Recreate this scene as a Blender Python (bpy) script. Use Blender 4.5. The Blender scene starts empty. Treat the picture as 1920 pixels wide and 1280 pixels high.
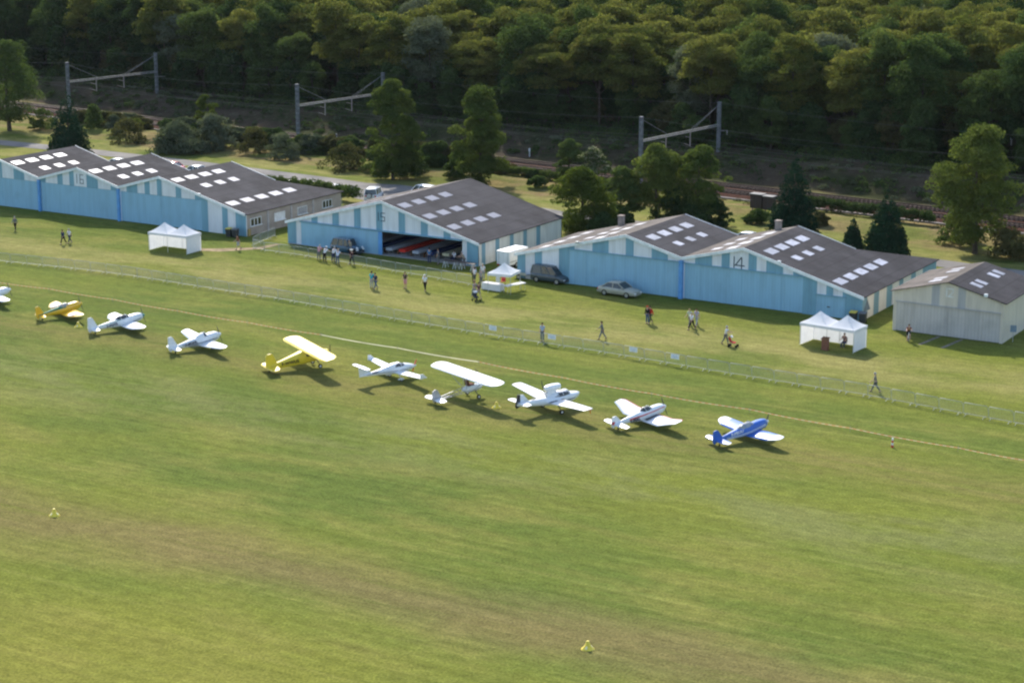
import bpy, bmesh, math, random
import numpy as np
from mathutils import Vector, Matrix
R = math.radians
rnd = random.Random(7)
S = bpy.context.scene
C = S.collection

# ------------------------------------------------------------------ camera, sky, sun, exposure
CAM = Vector((112.28, -178.35, 44.026))
YAW, PITCH, FPX = -0.5443, 0.2441, 3674.9            # heading, downward tilt, focal length in 1920-wide pixels
FW = Vector((math.cos(PITCH)*math.sin(YAW), math.cos(PITCH)*math.cos(YAW), -math.sin(PITCH)))
RT = Vector((math.cos(YAW), -math.sin(YAW), 0))
UP = RT.cross(FW)
cam = bpy.data.cameras.new('camera'); camo = bpy.data.objects.new('camera', cam); C.objects.link(camo)
cam.sensor_width = 36; cam.lens = FPX/1920*36; cam.clip_start = 1; cam.clip_end = 6000
camo.matrix_world = Matrix((( RT.x, UP.x, -FW.x, CAM.x), (RT.y, UP.y, -FW.y, CAM.y), (RT.z, UP.z, -FW.z, CAM.z), (0, 0, 0, 1)))
S.camera = camo
SUN_EL, SUN_AZ = R(37), R(135)                        # sun stands over (-x, +y)
world = bpy.data.worlds.new('World'); S.world = world; world.use_nodes = True
wn = world.node_tree.nodes; wl = world.node_tree.links
sky = wn.new('ShaderNodeTexSky'); sky.sky_type = 'NISHITA'; sky.sun_disc = False
sky.sun_elevation = SUN_EL; sky.sun_rotation = R(-45)  # clockwise from +y
sky.air_density = 1.0; sky.dust_density = 1.2; sky.ozone_density = 1.0
bg = wn['Background']; bg.inputs['Strength'].default_value = 0.15
wl.new(sky.outputs[0], bg.inputs[0])
sun = bpy.data.lights.new('sun', 'SUN'); sun.energy = 3.65; sun.angle = R(0.53); sun.color = (1.0, 0.94, 0.84)
suno = bpy.data.objects.new('sun', sun); C.objects.link(suno)
sd = Vector((math.cos(SUN_EL)*math.cos(SUN_AZ), math.cos(SUN_EL)*math.sin(SUN_AZ), math.sin(SUN_EL)))
suno.rotation_euler = sd.to_track_quat('Z', 'Y').to_euler(); suno.location = sd*300
S.view_settings.view_transform = 'Standard'; S.view_settings.look = 'None'
S.view_settings.exposure = 0.95; S.view_settings.gamma = 1.0
S.cycles.max_bounces = 6; S.cycles.transparent_max_bounces = 6
S.cycles.filter_width = 2.25

# ------------------------------------------------------------------ where things stand
def ground(u, v, z=0.0):
    """point at height z that a photo pixel (1920 x 1280) looks at"""
    d = FW*FPX + RT*(u-960) - UP*(v-640)
    return CAM + d*((z-CAM.z)/d.z)
def mpp(p):                                            # metres per photo pixel at p
    return (Vector(p)-CAM).dot(FW)/FPX
TX, TY = 0.9945, -0.1045                               # railway direction
def rail_xy(s, q): return (s*TX - q*TY, s*TY + q*TX)
def smooth(a, b, x):
    t = min(1, max(0, (x-a)/(b-a))); return t*t*(3-2*t)
def terrain(x, y):
    q = -x*TY + y*TX; s = x*TX + y*TY
    z = 0.55*smooth(43, 47, q)*(1-smooth(50, 53.2, q))*(0.8+0.3*math.sin(s*.11))
    z += 3.0*smooth(65.5, 74, q)*(1+.12*math.sin(s*.07)+.06*math.sin(s*.31))
    z += 0.03*min(150, max(0, q-82))
    return z

# ------------------------------------------------------------------ materials
def nodes(name):
    m = bpy.data.materials.new(name); m.use_nodes = True
    nt = m.node_tree; b = nt.nodes['Principled BSDF']
    return m, nt, b
class NT:
    def __init__(s, nt): s.t = nt
    def __call__(s, typ, _out=0, props=None, **inp):
        n = s.t.nodes.new('ShaderNode'+typ)
        for k, v in (props or {}).items(): setattr(n, k, v)
        for k, v in inp.items():
            key = int(k[1:]) if k[0] == 'i' and k[1:].isdigit() else k.replace('_', ' ')
            sock = n.inputs[key]
            if hasattr(v, 'links') or isinstance(v, bpy.types.NodeSocket): s.t.links.new(v, sock)
            else: sock.default_value = v
        return n.outputs[_out]
    def math(s, op, a, b=0.0, clamp=False):
        return s('Math', props={'operation': op, 'use_clamp': clamp}, i0=a, i1=b)
    def mix(s, f, a, b, mode='MIX'):
        n = s.t.nodes.new('ShaderNodeMix'); n.data_type = 'RGBA'; n.blend_type = mode
        for sock, v in ((n.inputs[0], f), (n.inputs[6], a), (n.inputs[7], b)):
            if isinstance(v, bpy.types.NodeSocket): s.t.links.new(v, sock)
            else: sock.default_value = v if not isinstance(v, tuple) else (*v, 1)[:4]
        return n.outputs[2]
    def ramp(s, f, lo, hi, a=0.0, b=1.0):
        return s('MapRange', props={'interpolation_type': 'SMOOTHSTEP'}, Value=f, From_Min=lo, From_Max=hi, To_Min=a, To_Max=b)
    def noise(s, vec, scale, detail=4.0, rough=.55, sx=1, sy=1, sz=1, loc=(0, 0, 0)):
        m = s('Mapping', Vector=vec, Scale=(sx, sy, sz), Location=loc)
        return s('TexNoise', Vector=m, Scale=scale, Detail=detail, Roughness=rough)
def c3(*c): return (*c, 1.0)
MATS = {}
def paint(name, col, rough=.5, metal=0.0, vary=.12, scale=2.0, bump=0.0, bscale=20, spec=.5, coat=0.0):
    """a plain surface with a little procedural unevenness"""
    if name in MATS: return MATS[name]
    m, nt, b = nodes(name); n = NT(nt)
    pos = n('TexCoord', _out=3)
    f = n.noise(pos, scale)
    lo = tuple(x*(1-vary) for x in col); hi = tuple(min(1, x*(1+vary)) for x in col)
    nt.links.new(n.mix(n.ramp(f, .3, .7), lo, hi), b.inputs['Base Color'])
    b.inputs['Roughness'].default_value = rough; b.inputs['Metallic'].default_value = metal
    b.inputs['Specular IOR Level'].default_value = spec if rough < .68 else .06; b.inputs['Coat Weight'].default_value = coat
    if bump:
        bp = n('Bump', Height=n.noise(pos, bscale), Strength=bump); nt.links.new(bp, b.inputs['Normal'])
    MATS[name] = m; return m
def clad(name, col, pitch=.3, axis=0, rough=.55, vary=.1, depth=.25, dirt=.25):
    """ribbed sheet metal: ribs run up the wall, spaced along axis; streaky grime near the foot"""
    if name in MATS: return MATS[name]
    m, nt, b = nodes(name); n = NT(nt)
    pos = n('TexCoord', _out=3)
    sep = nt.nodes.new('ShaderNodeSeparateXYZ'); nt.links.new(pos, sep.inputs[0])
    w = n.math('SINE', n.math('MULTIPLY', sep.outputs[axis], 2*math.pi/pitch))
    groove = n.ramp(w, .55, .98)
    streak = n.noise(pos, 1.6, sx=1 if axis == 0 else 1, sy=1, sz=.15)
    blot = n.noise(pos, .35, detail=5)
    base = n.mix(n.ramp(streak, .35, .75), tuple(x*(1+vary) for x in col), tuple(x*(1-vary) for x in col))
    base = n.mix(n.math('MULTIPLY', n.ramp(blot, .52, .75), dirt), base, tuple(x*.62 for x in col))
    base = n.mix(n.math('MULTIPLY', groove, depth), base, tuple(x*.45 for x in col))
    nt.links.new(base, b.inputs['Base Color']); b.inputs['Roughness'].default_value = rough
    nt.links.new(n('Bump', Height=w, Strength=.35, Distance=.02), b.inputs['Normal'])
    MATS[name] = m; return m
def roofing(name, col, warm):
    """old fibre-cement sheets: joints along the slope, stains and lichen"""
    if name in MATS: return MATS[name]
    m, nt, b = nodes(name); n = NT(nt)
    pos = n('TexCoord', _out=3)
    sep = nt.nodes.new('ShaderNodeSeparateXYZ'); nt.links.new(pos, sep.inputs[0])
    jx = n.ramp(n.math('ABSOLUTE', n.math('SUBTRACT', n.math('FRACT', n.math('MULTIPLY', sep.outputs[0], 1/1.52)), .5)), .465, .495)
    jy = n.ramp(n.math('SINE', n.math('MULTIPLY', sep.outputs[1], 2*math.pi/.9)), .9, 1.0)
    big = n.noise(pos, .28, detail=6, rough=.62); med = n.noise(pos, 1.2, detail=5, sx=.35); fine = n.noise(pos, 9, detail=3)
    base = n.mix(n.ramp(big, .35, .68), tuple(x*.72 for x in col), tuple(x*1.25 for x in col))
    base = n.mix(n.math('MULTIPLY', n.ramp(med, .45, .75), .55), base, warm)
    base = n.mix(n.math('MULTIPLY', n.ramp(fine, .5, .8), .35), base, tuple(x*1.7 for x in col))
    base = n.mix(n.math('MULTIPLY', jx, .85), base, tuple(x*.4 for x in col))
    base = n.mix(n.math('MULTIPLY', jy, .18), base, tuple(x*.5 for x in col))
    nt.links.new(base, b.inputs['Base Color']); b.inputs['Roughness'].default_value = .92; b.inputs['Specular IOR Level'].default_value = .08
    nt.links.new(n('Bump', Height=n.math('SINE', n.math('MULTIPLY', sep.outputs[1], 2*math.pi/.18)), Strength=.3, Distance=.03), b.inputs['Normal'])
    MATS[name] = m; return m
def leafmat(name, a, bcol, warm=None, wamt=0.0, trans=.45, rough=.6):
    """foliage: each tree its own hue, each leaf clump a tint (attribute), light passes through"""
    if name in MATS: return MATS[name]
    m, nt, b = nodes(name); n = NT(nt)
    t = nt.nodes.new('ShaderNodeAttribute'); t.attribute_name = 'tint'
    oi = nt.nodes.new('ShaderNodeObjectInfo')
    f = n.math('ADD', n.math('MULTIPLY', t.outputs['Fac'], .6), n.math('MULTIPLY', oi.outputs['Random'], .45), clamp=True)
    col = n.mix(f, a, bcol)
    if warm:
        pos = n('TexCoord', _out=3)
        w = n.math('MULTIPLY', n.ramp(n.noise(pos, .55, detail=2), .5, .7), wamt)
        col = n.mix(w, col, warm)
    nt.nodes.remove(b)
    d = n('BsdfDiffuse', Color=col); tr = n('BsdfTranslucent', Color=n.mix(1.0, col, (1.05, 1.1, .75), 'MULTIPLY'))
    mx = n('MixShader', Fac=trans, i1=d, i2=tr)
    nt.links.new(mx, nt.nodes['Material Output'].inputs[0])
    MATS[name] = m; return m
def fabric(name, col, trans=.35):
    if name in MATS: return MATS[name]
    m, nt, b = nodes(name); n = NT(nt); nt.nodes.remove(b)
    pos = n('TexCoord', _out=3); f = n.noise(pos, 1.5)
    cc = n.mix(n.ramp(f, .3, .7), tuple(x*.94 for x in col), col)
    d = n('BsdfDiffuse', Color=cc); tr = n('BsdfTranslucent', Color=cc)
    bp = n('Bump', Height=n.noise(pos, 2.2, detail=2), Strength=.25, Distance=.1)
    nt.links.new(bp, d.node.inputs['Normal'])
    nt.links.new(n('MixShader', Fac=trans, i1=d, i2=tr), nt.nodes['Material Output'].inputs[0])
    MATS[name] = m; return m

def glassmat(name='dark_glass', col=(.02, .025, .03)):
    if name in MATS: return MATS[name]
    m = paint(name, col, rough=.08, vary=.1, spec=.8); return m
M_BLUE = clad('sky_blue_sheet', (.165, .335, .43), .3, 0, depth=.14)
M_WHITE = clad('white_sheet', (.66, .685, .72), .3, 0, dirt=.15, depth=.12)
M_DOOR = clad('blue_door_sheet', (.245, .445, .58), .33, 0, vary=.07, dirt=.28, depth=.14)
M_BRIGHT = paint('bright_blue_paint', (.10, .30, .62), .5)
M_SBLUE = clad('side_blue_sheet', (.16, .30, .36), .3, 1)
M_SWHITE = clad('side_white_sheet', (.66, .64, .57), .3, 1, dirt=.25, depth=.1)
M_TRIM = paint('white_trim', (.72, .76, .78), .5)
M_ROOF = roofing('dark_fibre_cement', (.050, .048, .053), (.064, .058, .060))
M_ROOFL = roofing('paler_fibre_cement', (.13, .115, .105), (.16, .13, .11))  # paler tone of the same sheets, used on the left-hand slopes
M_SKYL = paint('skylight_sheet', (.33, .33, .38), .4, vary=.3)
_b = M_SKYL.node_tree; _n = NT(_b); _p = _b.nodes['Principled BSDF']; _src = _p.inputs['Base Color'].links[0].from_socket
_r = _n.ramp(_b.nodes.new('ShaderNodeObjectInfo').outputs['Random'], 0, 1, .72, 1.08)
_b.links.new(_n.mix(1.0, _src, _n('CombineColor', i0=_r, i1=_r, i2=_r), 'MULTIPLY'), _p.inputs['Base Color'])
M_CONC = paint('concrete', (.33, .31, .29), .9, vary=.2, scale=.8, bump=.1)
M_STEEL = paint('galvanised_steel', (.42, .44, .45), .45, .6)
M_GLASS = glassmat()
M_BLACK = paint('black_rubber', (.02, .02, .02), .8)
M_DARK = paint('dark_metal', (.05, .05, .055), .5)
M_FAB = fabric('white_canvas', (.86, .86, .88), .3)
M_WOOD = paint('brown_wood', (.16, .085, .045), .7, vary=.25)
M_PINK = paint('crushed_tile', (.25, .17, .14), .9)

# ------------------------------------------------------------------ mesh builder, tagging
class MB:
    def __init__(s): s.v = []; s.f = []; s.m = []; s.sm = []
    def add(s, vs, fs, m=0, smooth=False):
        o = len(s.v); s.v += [tuple(p) for p in vs]
        for f in fs: s.f.append(tuple(i+o for i in f)); s.m.append(m); s.sm.append(smooth)
        return s
    def box(s, x0, x1, y0, y1, z0, z1, m=0):
        v = [(x, y, z) for z in (z0, z1) for y in (y0, y1) for x in (x0, x1)]
        return s.add(v, [(0, 2, 3, 1), (4, 5, 7, 6), (0, 1, 5, 4), (2, 6, 7, 3), (0, 4, 6, 2), (1, 3, 7, 5)], m)
    def prism(s, poly, d, m=0):                        # poly: planar ring of points; d: extrusion vector
        n = len(poly); d = Vector(d); a = [Vector(p) for p in poly]; b = [p+d for p in a]
        return s.add(a+b, [tuple(range(n))[::-1], tuple(range(n, 2*n))]+[(i, (i+1) % n, (i+1) % n+n, i+n) for i in range(n)], m)
    def tube(s, pts, r, n=6, m=0, cap=True, smooth=True):
        pts = [Vector(p) for p in pts]; rs = r if isinstance(r, (list, tuple)) else [r]*len(pts)
        rings = []
        for i, p in enumerate(pts):
            d = (pts[min(i+1, len(pts)-1)]-pts[max(i-1, 0)]).normalized()
            a = d.cross(Vector((0, 0, 1)) if abs(d.z) < .9 else Vector((1, 0, 0))).normalized(); b = d.cross(a)
            rings.append([p+a*rs[i]*math.cos(2*math.pi*k/n)+b*rs[i]*math.sin(2*math.pi*k/n) for k in range(n)])
        return s.loft(rings, m, cap, smooth)
    def loft(s, rings, m=0, cap=True, smooth=True, mf=None):
        n = len(rings[0]); v = [p for r in rings for p in r]; o = len(s.v); s.v += [tuple(p) for p in v]
        for i in range(len(rings)-1):
            for k in range(n):
                s.f.append((o+i*n+k, o+i*n+(k+1) % n, o+(i+1)*n+(k+1) % n, o+(i+1)*n+k))
                s.m.append(mf(i, k) if mf else m); s.sm.append(smooth)
        if cap:
            q = len(s.v); s.v += [tuple(p) for p in rings[0]]+[tuple(p) for p in rings[-1]]   # end caps keep their own vertices: crisp edges
            s.f.append(tuple(q+k for k in range(n))[::-1]); s.m.append(mf(0, -1) if mf else m); s.sm.append(False)
            s.f.append(tuple(q+n+k for k in range(n))); s.m.append(mf(len(rings)-2, -1) if mf else m); s.sm.append(False)
        return s
    def disc(s, c, r, axis, w, n=14, m=0):             # a wheel-like cylinder centred on c
        c = Vector(c); a = Vector(axis)*w/2
        return s.tube([c-a, c+a], r, n, m, True, False)
    def ball(s, c, rx, ry, rz, m=0, n=10, k=6, zmin=-1):
        rings = []
        for i in range(k+1):
            t = -math.pi/2+math.pi*i/k
            if math.sin(t) < zmin-.001: continue
            rings.append([(c[0]+rx*math.cos(t)*math.cos(2*math.pi*j/n), c[1]+ry*math.cos(t)*math.sin(2*math.pi*j/n), c[2]+rz*math.sin(t)) for j in range(n)])
        return s.loft(rings, m, True, True)
    def mesh(s, name, mats):
        me = bpy.data.meshes.new(name); me.from_pydata(s.v, [], s.f)
        for m in (mats if isinstance(mats, (list, tuple)) else [mats]): me.materials.append(m)
        me.polygons.foreach_set('material_index', s.m); me.polygons.foreach_set('use_smooth', s.sm)
        bm = bmesh.new(); bm.from_mesh(me); bmesh.ops.recalc_face_normals(bm, faces=bm.faces); bm.to_mesh(me); bm.free()
        return me
    def build(s, name, mats, parent=None, loc=None, rz=0):
        o = bpy.data.objects.new(name, s.mesh(name, mats)); C.objects.link(o)
        if parent: o.parent = parent
        if loc is not None: o.location = loc
        o.rotation_euler.z = rz
        return o
def tag(o, label=None, cat=None, group=None, kind=None):
    if label: o['label'] = label
    if cat: o['category'] = cat
    if group: o['group'] = group
    if kind: o['kind'] = kind
    return o
def thing(name, label, cat, loc=(0, 0, 0), rz=0, group=None):
    o = bpy.data.objects.new(name, None); C.objects.link(o); o.empty_display_size = .3
    o.location = loc; o.rotation_euler = (0, 0, rz)
    return tag(o, label, cat, group)
def link(me, name, parent=None):
    o = bpy.data.objects.new(name, me); C.objects.link(o)
    if parent: o.parent = parent
    return o
KIDS = {}
def kids(o): return [c for c in bpy.data.objects if c.parent == o]
def dup(root, loc, rz=0, scale=None, label=None, group=None, tree=None):
    """copy of a thing with copies of its parts and sub-parts"""
    tree = tree or [(c, kids(c)) for c in kids(root)]
    r = root.copy(); C.objects.link(r); r.location = loc; r.rotation_euler.z = rz
    if scale: r.scale = scale
    if label: r['label'] = label
    if group: r['group'] = group
    for ch, sub in tree:
        c = ch.copy(); C.objects.link(c); c.parent = r
        for g in sub:
            d = g.copy(); C.objects.link(d); d.parent = c
    return r
def lettering(name, text, size, mat, parent, mtx, depth=.004, align='CENTER', bold=0.0):
    cu = bpy.data.curves.new(name, 'FONT'); cu.body = text; cu.size = size; cu.extrude = depth; cu.align_x = align; cu.offset = bold
    cu.resolution_u = 2
    t = bpy.data.objects.new(name, cu); C.objects.link(t)
    dg = bpy.context.evaluated_depsgraph_get()
    me = bpy.data.meshes.new_from_object(t.evaluated_get(dg)); bpy.data.objects.remove(t); bpy.data.curves.remove(cu)
    me.materials.clear(); me.materials.append(mat)
    me.transform(mtx)
    return link(me, name, parent)

# ------------------------------------------------------------------ the ground, one sheet
def ground_material():
    m, nt, b = nodes('grass_field'); n = NT(nt)
    pos = n('NewGeometry', _out=0)
    sep = nt.nodes.new('ShaderNodeSeparateXYZ'); nt.links.new(pos, sep.inputs[0]); X, Y = sep.outputs[0], sep.outputs[1]
    wob = n.math('MULTIPLY', n.math('SUBTRACT', n.noise(pos, .05, detail=5), .5), 14.0)
    Yw = n.math('ADD', Y, wob)
    q = n.math('ADD', n.math('MULTIPLY', X, -TY), n.math('MULTIPLY', Y, TX))
    qw = n.math('ADD', q, n.math('MULTIPLY', wob, .5))
    def band(y, c, w): return n.ramp(n.math('ABSOLUTE', n.math('SUBTRACT', y, c)), 0, w, 1, 0)
    big = n.noise(pos, .045, detail=6, rough=.6, sx=.45)
    mid = n.noise(pos, .22, detail=5, rough=.6, sx=.4, loc=(31, 7, 0))
    streak = n.noise(pos, 1.0, detail=4, rough=.6, sx=.035, sy=1.0)
    streak2 = n.noise(pos, 3.2, detail=3, rough=.6, sx=.03, sy=.8, loc=(9, 3, 0))
    mott = n.noise(pos, 1.5, detail=5, rough=.62, sx=.6, sy=.8)
    fine = n.noise(pos, 8.0, detail=3, rough=.7, sx=.8, sy=.6)
    streak3 = n.noise(pos, 1.0, detail=5, rough=.6, sx=.012, sy=1.7, loc=(3, 17, 0))
    G1, G2, G3 = (.064, .085, .021), (.095, .106, .023), (.124, .119, .037)
    DRY, BRN, GRY = (.168, .150, .064), (.116, .086, .047), (.094, .106, .046)
    col = n.mix(n.ramp(big, .36, .64), G1, G2)
    col = n.mix(n.math('MULTIPLY', n.ramp(mid, .42, .70), .75), col, G3)
    col = n.mix(n.math('MULTIPLY', n.ramp(streak3, .54, .72), .28), col, (.150, .142, .052))
    # worn and dry strips that run the length of the field
    def lay(col, f, c): return n.mix(f, col, c)
    amt = lambda f, lo, hi, noise: n.math('MULTIPLY', f, n.ramp(noise, lo, hi), clamp=True)
    col = lay(col, n.math('MULTIPLY', amt(band(Yw, -86.0, 7.0), .15, .50, streak), .66), BRN)
    col = lay(col, n.math('MULTIPLY', amt(band(Yw, -46.8, 6.0), .25, .60, streak), .55), (.112, .092, .040))
    col = lay(col, n.math('MULTIPLY', amt(band(Yw, -59, 9), .38, .62, mid), .55), GRY)
    col = lay(col, n.math('MULTIPLY', amt(band(Yw, -18, 8.5), .26, .60, mid), .72), DRY)
    col = lay(col, n.math('MULTIPLY', amt(band(Yw, -28, 6), .3, .6, mid), .35), (.088, .104, .022))
    col = lay(col, n.math('MULTIPLY', n.ramp(Yw, -90, -108), .55), (.150, .135, .032))
    col = lay(col, n.math('MULTIPLY', n.ramp(Y, 8, 30), n.math('MULTIPLY', n.ramp(mid, .38, .62), .7)), DRY)
    # rough grass bank, railway verge and forest floor
    terr = n.noise(pos, .35, detail=5, sx=.3)
    bank = n.mix(n.ramp(terr, .38, .62), (.082, .092, .026), (.135, .106, .052))
    bank = n.mix(n.math('MULTIPLY', n.ramp(n.noise(pos, .09, detail=4), .52, .66), .7), bank, (.135, .088, .058))
    col = n.mix(n.ramp(qw, 38, 42), col, bank)
    scr = n.mix(n.ramp(mid, .4, .6), (.026, .029, .014), (.046, .035, .028))
    scr = n.mix(n.math('MULTIPLY', n.ramp(mott, .52, .72), .6), scr, (.058, .058, .040))
    col = n.mix(n.ramp(qw, 63.5, 66.5), col, scr)
    col = n.mix(n.ramp(q, 74, 84), col, (.045, .040, .022))
    # mowing streaks and tuft mottling
    k = n.math('ADD', .66, n.math('MULTIPLY', streak, .34))
    k = n.math('MULTIPLY', k, n.math('ADD', .86, n.math('MULTIPLY', streak3, .28)))
    k = n.math('MULTIPLY', k, n.math('ADD', .79, n.math('MULTIPLY', streak2, .42)))
    k = n.math('MULTIPLY', k, n.math('ADD', .52, n.math('MULTIPLY', mott, .96)))
    k = n.math('MULTIPLY', k, n.math('ADD', .10, n.math('MULTIPLY', fine, 1.8)))
    kc = n('CombineColor', i0=k, i1=k, i2=k)
    col = n.mix(1.0, col, kc, 'MULTIPLY')
    col = n.mix(1.0, col, (1.66, 1.68, 1.42), 'MULTIPLY')
    nt.links.new(col, b.inputs['Base Color']); b.inputs['Roughness'].default_value = 1.0; b.inputs['Specular IOR Level'].default_value = .02
    h = n.math('ADD', n.math('MULTIPLY', fine, .5), mott)
    nt.links.new(n('Bump', Height=h, Strength=.55, Distance=.22), b.inputs['Normal'])
    return m
def grid(name, ss, qs, mat, dz=0.0, zf=None, jit=0.0):
    ss = list(ss); qs = list(qs); v = []
    g = random.Random(3)
    for qv in qs:
        for sv in ss:
            x, y = rail_xy(sv, qv)
            z = (zf(x, y) if zf else terrain(x, y))+dz
            if jit and 40 < qv < 53 or jit and 66 < qv < 82: z += g.uniform(-jit, jit)
            v.append((x, y, z))
    w = len(ss); f = [(j*w+i, j*w+i+1, (j+1)*w+i+1, (j+1)*w+i) for j in range(len(qs)-1) for i in range(w-1)]
    me = bpy.data.meshes.new(name); me.from_pydata(v, [], f); me.materials.append(mat)
    me.polygons.foreach_set('use_smooth', [True]*len(f))
    o = bpy.data.objects.new(name, me); C.objects.link(o); o['kind'] = 'structure'; return o
ss = [-2200, -1500, -800, -500, -350]+[-260+2.5*i for i in range(141)]+[150, 250, 500, 1000, 2200]
qs = [-2200, -1200, -600, -300, -150, -60, 0, 30]+[38+.8*i for i in range(60)]+[88, 95, 105, 120, 150, 200, 300, 600, 1200, 2200]
grid('ground', ss, qs, ground_material(), jit=.10)

def road_material():
    m, nt, b = nodes('old_asphalt'); n = NT(nt); pos = n('NewGeometry', _out=0)
    a = n.noise(pos, .18, detail=5); f = n.noise(pos, 3, detail=4)
    col = n.mix(n.ramp(a, .38, .62), (.14, .135, .13), (.21, .195, .18))
    col = n.mix(n.math('MULTIPLY', n.ramp(f, .45, .8), .4), col, (.14, .13, .125))
    nt.links.new(col, b.inputs['Base Color']); b.inputs['Roughness'].default_value = .95; b.inputs['Specular IOR Level'].default_value = .1; return m
M_ROAD = road_material()
def strip(name, left, right, mat, z=.02):
    v = [(x, y, terrain(x, y)+z) for x, y in left]+[(x, y, terrain(x, y)+z) for x, y in right]
    k = len(left); me = bpy.data.meshes.new(name)
    me.from_pydata(v, [], [(i, k+i, k+i+1, i+1) for i in range(k-1)]); me.materials.append(mat)
    o = bpy.data.objects.new(name, me); C.objects.link(o); o['kind'] = 'structure'; return o
rx = [-160, -130, -112, -96, -80, -70, -57, -50, -43, -38, -33, -26, -18, -8, 4, 16, 28, 38, 46, 56, 80]
ry = [41.5, 41.5, 41.6, 41.7, 41.0, 40.4, 39.2, 38.6, 37.4, 36.6, 35.8, 34.6, 33.6, 32.6, 31.6, 30.6, 29.6, 28.6, 27.6, 26.6, 24.0]
hw = [2.0]*8+[2.2, 4.0, 4.2, 4.2, 3.0]+[1.7]*5+[1.9, 1.8, 1.8]
low = [0.0]*8+[0, 3.5, 4.5, 3, 1]+[0]*8
strip('service_road', [(x, y+h) for x, y, h in zip(rx, ry, hw)], [(x, y-h-l) for x, y, h, l in zip(rx, ry, hw, low)], M_ROAD)
M_WORN = paint('worn_concrete', (.20, .18, .145), .95, vary=.3, scale=1.5)
strip('concrete_tracks', [(53.4, -8.7), (53.9, -4.6)], [(53.75, -8.7), (54.25, -4.6)], M_WORN, .012)
strip('concrete_tracks', [(55.6, -8.9), (56.1, -4.6)], [(55.95, -8.9), (56.45, -4.6)], M_WORN, .012)
strip('worn_footpath', [(-34.0, -8.6), (-31, -7.0), (-27.5, -4.0), (-27.0, -1.0)], [(-33.4, -9.6), (-29.6, -8.2), (-26.4, -4.6), (-26.3, -1.0)],
      paint('bare_earth', (.26, .20, .12), 1.0, vary=.3, scale=1.2), .010)

# railway: ballast, two tracks, cable trough
def ballast_material():
    m, nt, b = nodes('rusty_ballast'); n = NT(nt); pos = n('NewGeometry', _out=0)
    a = n.noise(pos, .4, detail=5); f = n.noise(pos, 7, detail=3)
    col = n.mix(n.ramp(a, .35, .65), (.062, .028, .019), (.088, .044, .031))
    col = n.mix(n.math('MULTIPLY', n.ramp(f, .4, .75), .5), col, (.03, .021, .018))
    nt.links.new(col, b.inputs['Base Color']); b.inputs['Roughness'].default_value = 1; b.inputs['Specular IOR Level'].default_value = .03
    nt.links.new(n('Bump', Height=f, Strength=.6, Distance=.1), b.inputs['Normal']); return m
SR = [-260+6*i for i in range(70)]
bal = MB()
bal.loft([[(*rail_xy(s, qq), zz) for qq, zz in ((54.5, 0.02), (55.3, .30), (63.4, .30), (64.4, .02), (64.4, -.5), (54.5, -.5))] for s in SR], smooth=False)
tag(bal.build('railway_ballast', ballast_material()), kind='structure')
tr = MB()
tr.loft([[(*rail_xy(s, qq), zz) for qq, zz in ((53.75, -.2), (53.75, .17), (54.3, .17), (54.3, -.2))] for s in SR], smooth=False)
tag(tr.build('cable_trough', paint('trough_concrete', (.21, .185, .165), .9, vary=.2, scale=1.0)), kind='structure')
M_RAIL = paint('rusty_rail', (.10, .062, .048), .55, .3); M_SLEEP = paint('sleeper_concrete', (.085, .062, .050), .9, vary=.3, scale=.7)
for q0, lab in ((57.2, 'nearer railway track on brown ballast beyond the hangars'), (61.3, 'farther railway track on brown ballast below the scrub bank')):
    t = thing('railway_track', lab, 'railway track', (*rail_xy(-60, q0), .30), math.atan2(TY, TX))
    for sg in (-1, 1):
        r = MB(); y = sg*.72
        r.box(-200, 160, y-.065, y+.065, .125, .15); r.box(-200, 160, y-.015, y+.015, .15, .24); r.box(-200, 160, y-.036, y+.036, .24, .285)
        r.build('rail', M_RAIL, t)
    sl = MB()
    for i in range(520): sl.box(-180+i*.62-.13, -180+i*.62+.13, -1.25, 1.25, -.02, .122+.003*(i % 2))
    tag(sl.build('sleepers', M_SLEEP, t), kind='stuff')

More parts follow.
